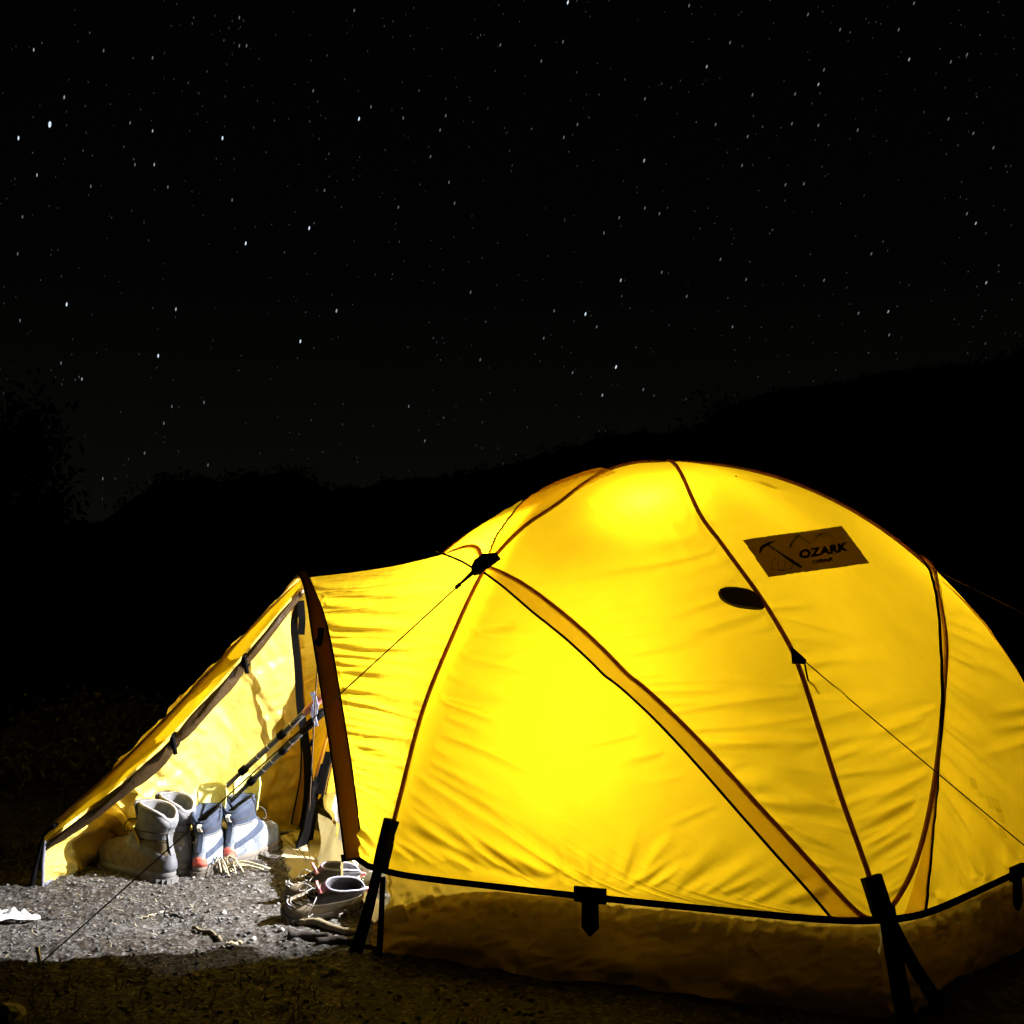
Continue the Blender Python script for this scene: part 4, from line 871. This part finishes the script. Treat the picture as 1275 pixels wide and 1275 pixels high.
mo = [(350, 1046), (368, 1040), (388, 1036), (412, 1048), (440, 1068), (452, 1096), (450, 1118), (420, 1134), (392, 1138), (371, 1132), (369, 1120), (360, 1114), (362, 1102), (358, 1088), (352, 1072), (353, 1058)]
mpts = []
for i in range(len(mo)):
    p, q = gp(*mo[i]), gp(*mo[(i + 1) % len(mo)])
    for k in np.linspace(0, 1, 8, endpoint=False): r = p * (1 - k) + q * k; mpts.append(r[:2] + .004 * rng.normal(size=2))
mpts = np.array(mpts); c = mpts.mean(0); rings = [np.append(mpts, np.full((len(mpts), 1), .004), 1), np.append(mpts, np.full((len(mpts), 1), .0135), 1)]
for f in (.96, .8, .6, .4, .2): q = c + (mpts - c) * f; rings.append(np.append(q, (.017 + .005 * fbm(q[:, 0] * 9, q[:, 1] * 9, 3, 3))[:, None], 1))
n = len(mpts); matob = mesh('foam_mat', np.vstack(rings + [np.append(c, .017)[None]]), grid_faces(len(rings), n, True) + [((len(rings) - 1) * n + i, (len(rings) - 1) * n + (i + 1) % n, len(rings) * n) for i in range(n)], M_mat)
tag(matob, 'worn tan mat with a ragged edge lying at the tent door', 'mat')

def stick(label, pts, r, mat, name='stick'):
    P = np.array([gp(u, v, 0) for u, v in pts]); P = catmull(P, 16); P[:, 2] = gz(P[:, 0], P[:, 1]) + r * .9 + .002 * vnoise(np.arange(16) * .6, 0, 0, int(pts[0][0])); P[:, :2] += .002 * rng.normal(size=(16, 2))
    tag(tube(name, P, r * (1 + .18 * vnoise(np.arange(16) * .8, 0, 0, 4)), mat, None, 8), label, 'stick')
stick('pale straight stick lying in front of the low shoes', [(372, 1150), (410, 1158), (452, 1166)], .0085, M_stick)
stick('dark broken stick at the edge of the lit gravel below the shoes', [(358, 1169), (385, 1168), (412, 1172)], .009, M_dstick)
stick('dark stick lying under the black corner webbing', [(392, 1176), (430, 1174), (470, 1182)], .008, M_dstick)
stick('short pale twig on the lit gravel right of the middle', [(240, 1157), (258, 1163), (274, 1172)], .0040, M_stick)
stick('tiny pale twig beside the darker shoes stick', [(281, 1176), (290, 1177), (300, 1175)], .0042, M_straw)
stick('thin dark twig in the middle of the lit gravel', [(205, 1137), (218, 1142), (232, 1148)], .0028, M_dstick)
stick('thin pale stem across the upper lit gravel', [(176, 1143), (190, 1140), (203, 1137)], .002, M_straw)
def tuft(loc, label):
    o = empty('straw_tuft', loc); tag(o, label, 'grass')
    for i in range(16):
        a = rng.uniform(-.9, 1.2) - .4; L = rng.uniform(.05, .15); hgt = rng.uniform(.005, .045)
        d = np.array([math.cos(a), math.sin(a) * .6, 0]); p = np.array(loc) + (rng.normal() * .012, rng.normal() * .012, .003)
        tube('stem', catmull([p, p + d * L * .4 + (0, 0, hgt), p + d * L * .8 + (0, 0, hgt * .5), p + d * L + (0, 0, .002)], 9), .0019, M_straw, o, 5)
tuft(at(274, 1086), 'pale dry straw tuft between the two blue boots')
p = gp(14, 1147, 0); V = []
for i in range(16):
    for j in range(20):
        a, b = i / 15, j / 19; w = .055 * (1 - a) ** .6 + .006
        V.append(p + (-.075 + .135 * a + .012 * float(vnoise(b * 4, a * 2, 0, 18)), (b - .5) * w * (1 + .5 * float(vnoise(a * 5, b * 2, 0, 28))), .006 + .022 * (1 - a) ** .7 * math.sin(PI * b) + .020 * abs(float(vnoise(a * 5, b * 5, 0, 8))) * (.3 + .7 * math.sin(PI * b))))
tag(mesh('crumpled_tissue', np.array(V), grid_faces(16, 20), M_white), 'crumpled white tissue at the left edge of the lit gravel', 'tissue')

def rock_geo(c, r, seed, flat=.65):
    bm = bmesh.new(); bmesh.ops.create_icosphere(bm, subdivisions=2 if r > .02 else 1, radius=1); V = np.array([v.co[:] for v in bm.verts]); F = [tuple(v.index for v in f.verts) for f in bm.faces]; bm.free()
    V = V * (1 + .28 * vnoise(V[:, 0] * 1.7 + seed, V[:, 1] * 1.7, V[:, 2] * 1.7, seed % 91))[:, None] * np.array([1, .8, flat]); a = seed * 1.3
    V = V @ np.array([[math.cos(a), math.sin(a), 0], [-math.sin(a), math.cos(a), 0], [0, 0, 1]]) * r; return V + np.asarray(c), F
for u_, v_, r, lb in ((315, 1168, .011, 'small pale stone on the lit gravel near the shoes stick'), (14, 1262, .032, 'dim stone at the bottom left corner'), (350, 1160, .009, 'small rounded stone left of the low shoes stick'), (278, 1142, .009, 'pale flat pebble right of the middle of the lit gravel')):
    c = gp(u_, v_, 0); tag(mesh('stone', *rock_geo((c[0], c[1], float(gz(c[0], c[1])) + r * .3), r, int(u_)), M_stone, None, False), lb, 'stone')
bits = []
protos = [rock_geo((0, 0, 0), 1.0, k + 3, .6) for k in range(10)]
for k in range(6500):
    x = rng.uniform(-1.75, .1) if k % 5 else rng.uniform(-1.9, 1.6); y = rng.uniform(2.15, 3.95); r = .0016 + .0050 * rng.random() ** 3
    V, F = protos[k % 10]; a = rng.uniform(0, 6.28); ca, sa = math.cos(a), math.sin(a)
    V = V @ np.array([[ca, sa, 0], [-sa, ca, 0], [0, 0, 1]]) * r * (1, rng.uniform(.6, 1), 1); bits.append((V + (x, y, float(0)), F, x, y, r))
zz = gz([b[2] for b in bits], [b[3] for b in bits]); J = []
for b, z in zip(bits, zz): J.append((b[0] + (0, 0, z + b[4] * .35 + .001), b[1]))
tag(mesh('gravel', *join(J), M_grav, None, False), 'loose grey gravel and crumbs over the campsite soil', 'gravel', kind='stuff')
def blades(n, x0, x1, y0, y1, h, mat, name, label, r=.0011, flat=False):
    V = []; F = []
    x = rng.uniform(x0, x1, n); y = rng.uniform(y0, y1, n); keep = np.hypot(x - CX, y - CY) > 1.25; x, y = x[keep], y[keep]; z = gz(x, y)
    for i in range(len(x)):
        a = rng.uniform(0, 6.28); d = np.array([math.cos(a), math.sin(a), 0]); L = h * rng.uniform(.4, 1); up = .15 if flat else 1; b = np.array([x[i], y[i], z[i]]); sd = np.array([-d[1], d[0], 0]) * r * rng.uniform(.7, 1.6)
        k = len(V); V += [b - sd, b + sd, b + d * L * .5 + (0, 0, L * .5 * up) + sd * .7, b + d * L * .5 + (0, 0, L * .5 * up) - sd * .7, b + d * L + (0, 0, L * (.6 * up) + .003)]; F += [(k, k + 1, k + 2, k + 3), (k + 3, k + 2, k + 4)]
    tag(mesh(name, np.array(V), F, mat, None, False), label, 'grass', kind='stuff')
blades(900, -1.9, .0, 2.3, 3.6, .035, M_straw, 'straw_litter', 'short dry straw bits lying over the lit gravel', .0009, True)
blades(2600, -1.8, 2.2, 1.7, 2.6, .05, M_grass, 'dry_grass', 'sparse dry grass on the dark foreground soil', .0011)
blades(4200, -4.5, -1.3, 3.2, 6.0, .11, M_grass, 'dry_grass', 'dim dry grass behind the vestibule', .0018)

# ------------------------------------------------------------------ bush, trees
def leaves(n, centre, size, leaf, seed, shell=.5):
    r = np.random.default_rng(seed); V = []; F = []
    cl = r.normal(size=(26, 3)); cl /= np.linalg.norm(cl, axis=1)[:, None]; cl *= (shell + (1 - shell) * r.random((26, 1)))
    for i in range(n):
        c = cl[r.integers(26)] + r.normal(size=3) * .20; p = np.asarray(centre) + c * size; a = r.normal(size=3); a /= np.linalg.norm(a); b = np.cross(a, r.normal(size=3)); b /= np.linalg.norm(b); s_ = leaf * r.uniform(.6, 1.3)
        k = len(V); V += [p - a * s_, p + b * s_ * .4, p + a * s_, p - b * s_ * .4]; F.append((k, k + 1, k + 2, k + 3))
    return np.array(V), F
def woody(name, label, cat, base, h, centre, size, nleaf, leaf, mat, seed, trunk_r, group=None):
    o = empty(name, base); tag(o, label, cat, group); base = np.asarray(base, float); centre = np.asarray(centre, float); r = np.random.default_rng(seed)
    tube('trunk', catmull([base - (0, 0, .1), base * .6 + centre * .4 + (r.normal() * .02, 0, 0), centre + (0, 0, size[2] * .3)], 14), np.linspace(trunk_r, trunk_r * .35, 14), M_bark, o, 9)
    for i in range(9):
        a = r.uniform(0, 6.28); s_ = base * .55 + centre * .45 + (0, 0, size[2] * r.uniform(-.2, .4)); e_ = centre + np.array([math.cos(a), math.sin(a), r.uniform(-.4, .8)]) * size * .8
        tube('limb', catmull([s_, (s_ + e_) / 2 + (0, 0, size[2] * .1), e_], 8), np.linspace(trunk_r * .45, trunk_r * .1, 8), M_bark, o, 6)
    mesh('crown', *leaves(nleaf, centre, np.asarray(size), leaf, seed), mat, o, False)
for i, (u_, v_, D, w, h, n, lb) in enumerate(((105, 935, 5.2, .33, .26, 2600, 'dim leafy bush just behind the left end of the vestibule'), (30, 965, 4.9, .24, .20, 1500, 'low dim bush at the left edge of the picture'), (190, 930, 5.9, .30, .24, 1500, 'dark bush behind the middle of the vestibule ridge'))):
    c = pt(u_, v_, D); woody('bush', lb, 'bush', (c[0], c[1], 0), 0, c, (w, .35, h), n * 2, .014, M_leaf, 40 + i, .012, 'bushes behind the vestibule')
c = pt(20, 640, 16.); woody('tree', 'black tree silhouette at the left edge below the stars', 'tree', (c[0] - .3, c[1], -.1), 0, c + (-.3, 0, 0), (1.05, 1.1, 1.45), 7000, .07, M_leaf2, 60, .12, 'trees behind the camp')
c = pt(905, 640, 30.); woody('tree', 'black bushy tree silhouette on the hill behind the tent top', 'tree', (c[0], c[1], -.1), 0, c, (1.2, 1.2, 2.6), 5000, .11, M_leaf2, 61, .16, 'trees behind the camp')
W = []
r = np.random.default_rng(5)
for i in range(330):
    u_ = r.uniform(-600, 1800); v0 = np.interp(u_, [q[0] for q in RIDGE], [q[1] for q in RIDGE]); D = r.uniform(120, 150); c = pt(u_, v0 + r.uniform(2, 16), D); s_ = r.uniform(.6, 1.4)
    W.append(leaves(110, c, np.array([s_ * 1.2, s_, s_ * 1.2]), .30, 900 + i))
tag(mesh('distant_wood', *join(W), M_leaf2, None, False), 'dark wood along the hill skyline', 'wood', kind='stuff')
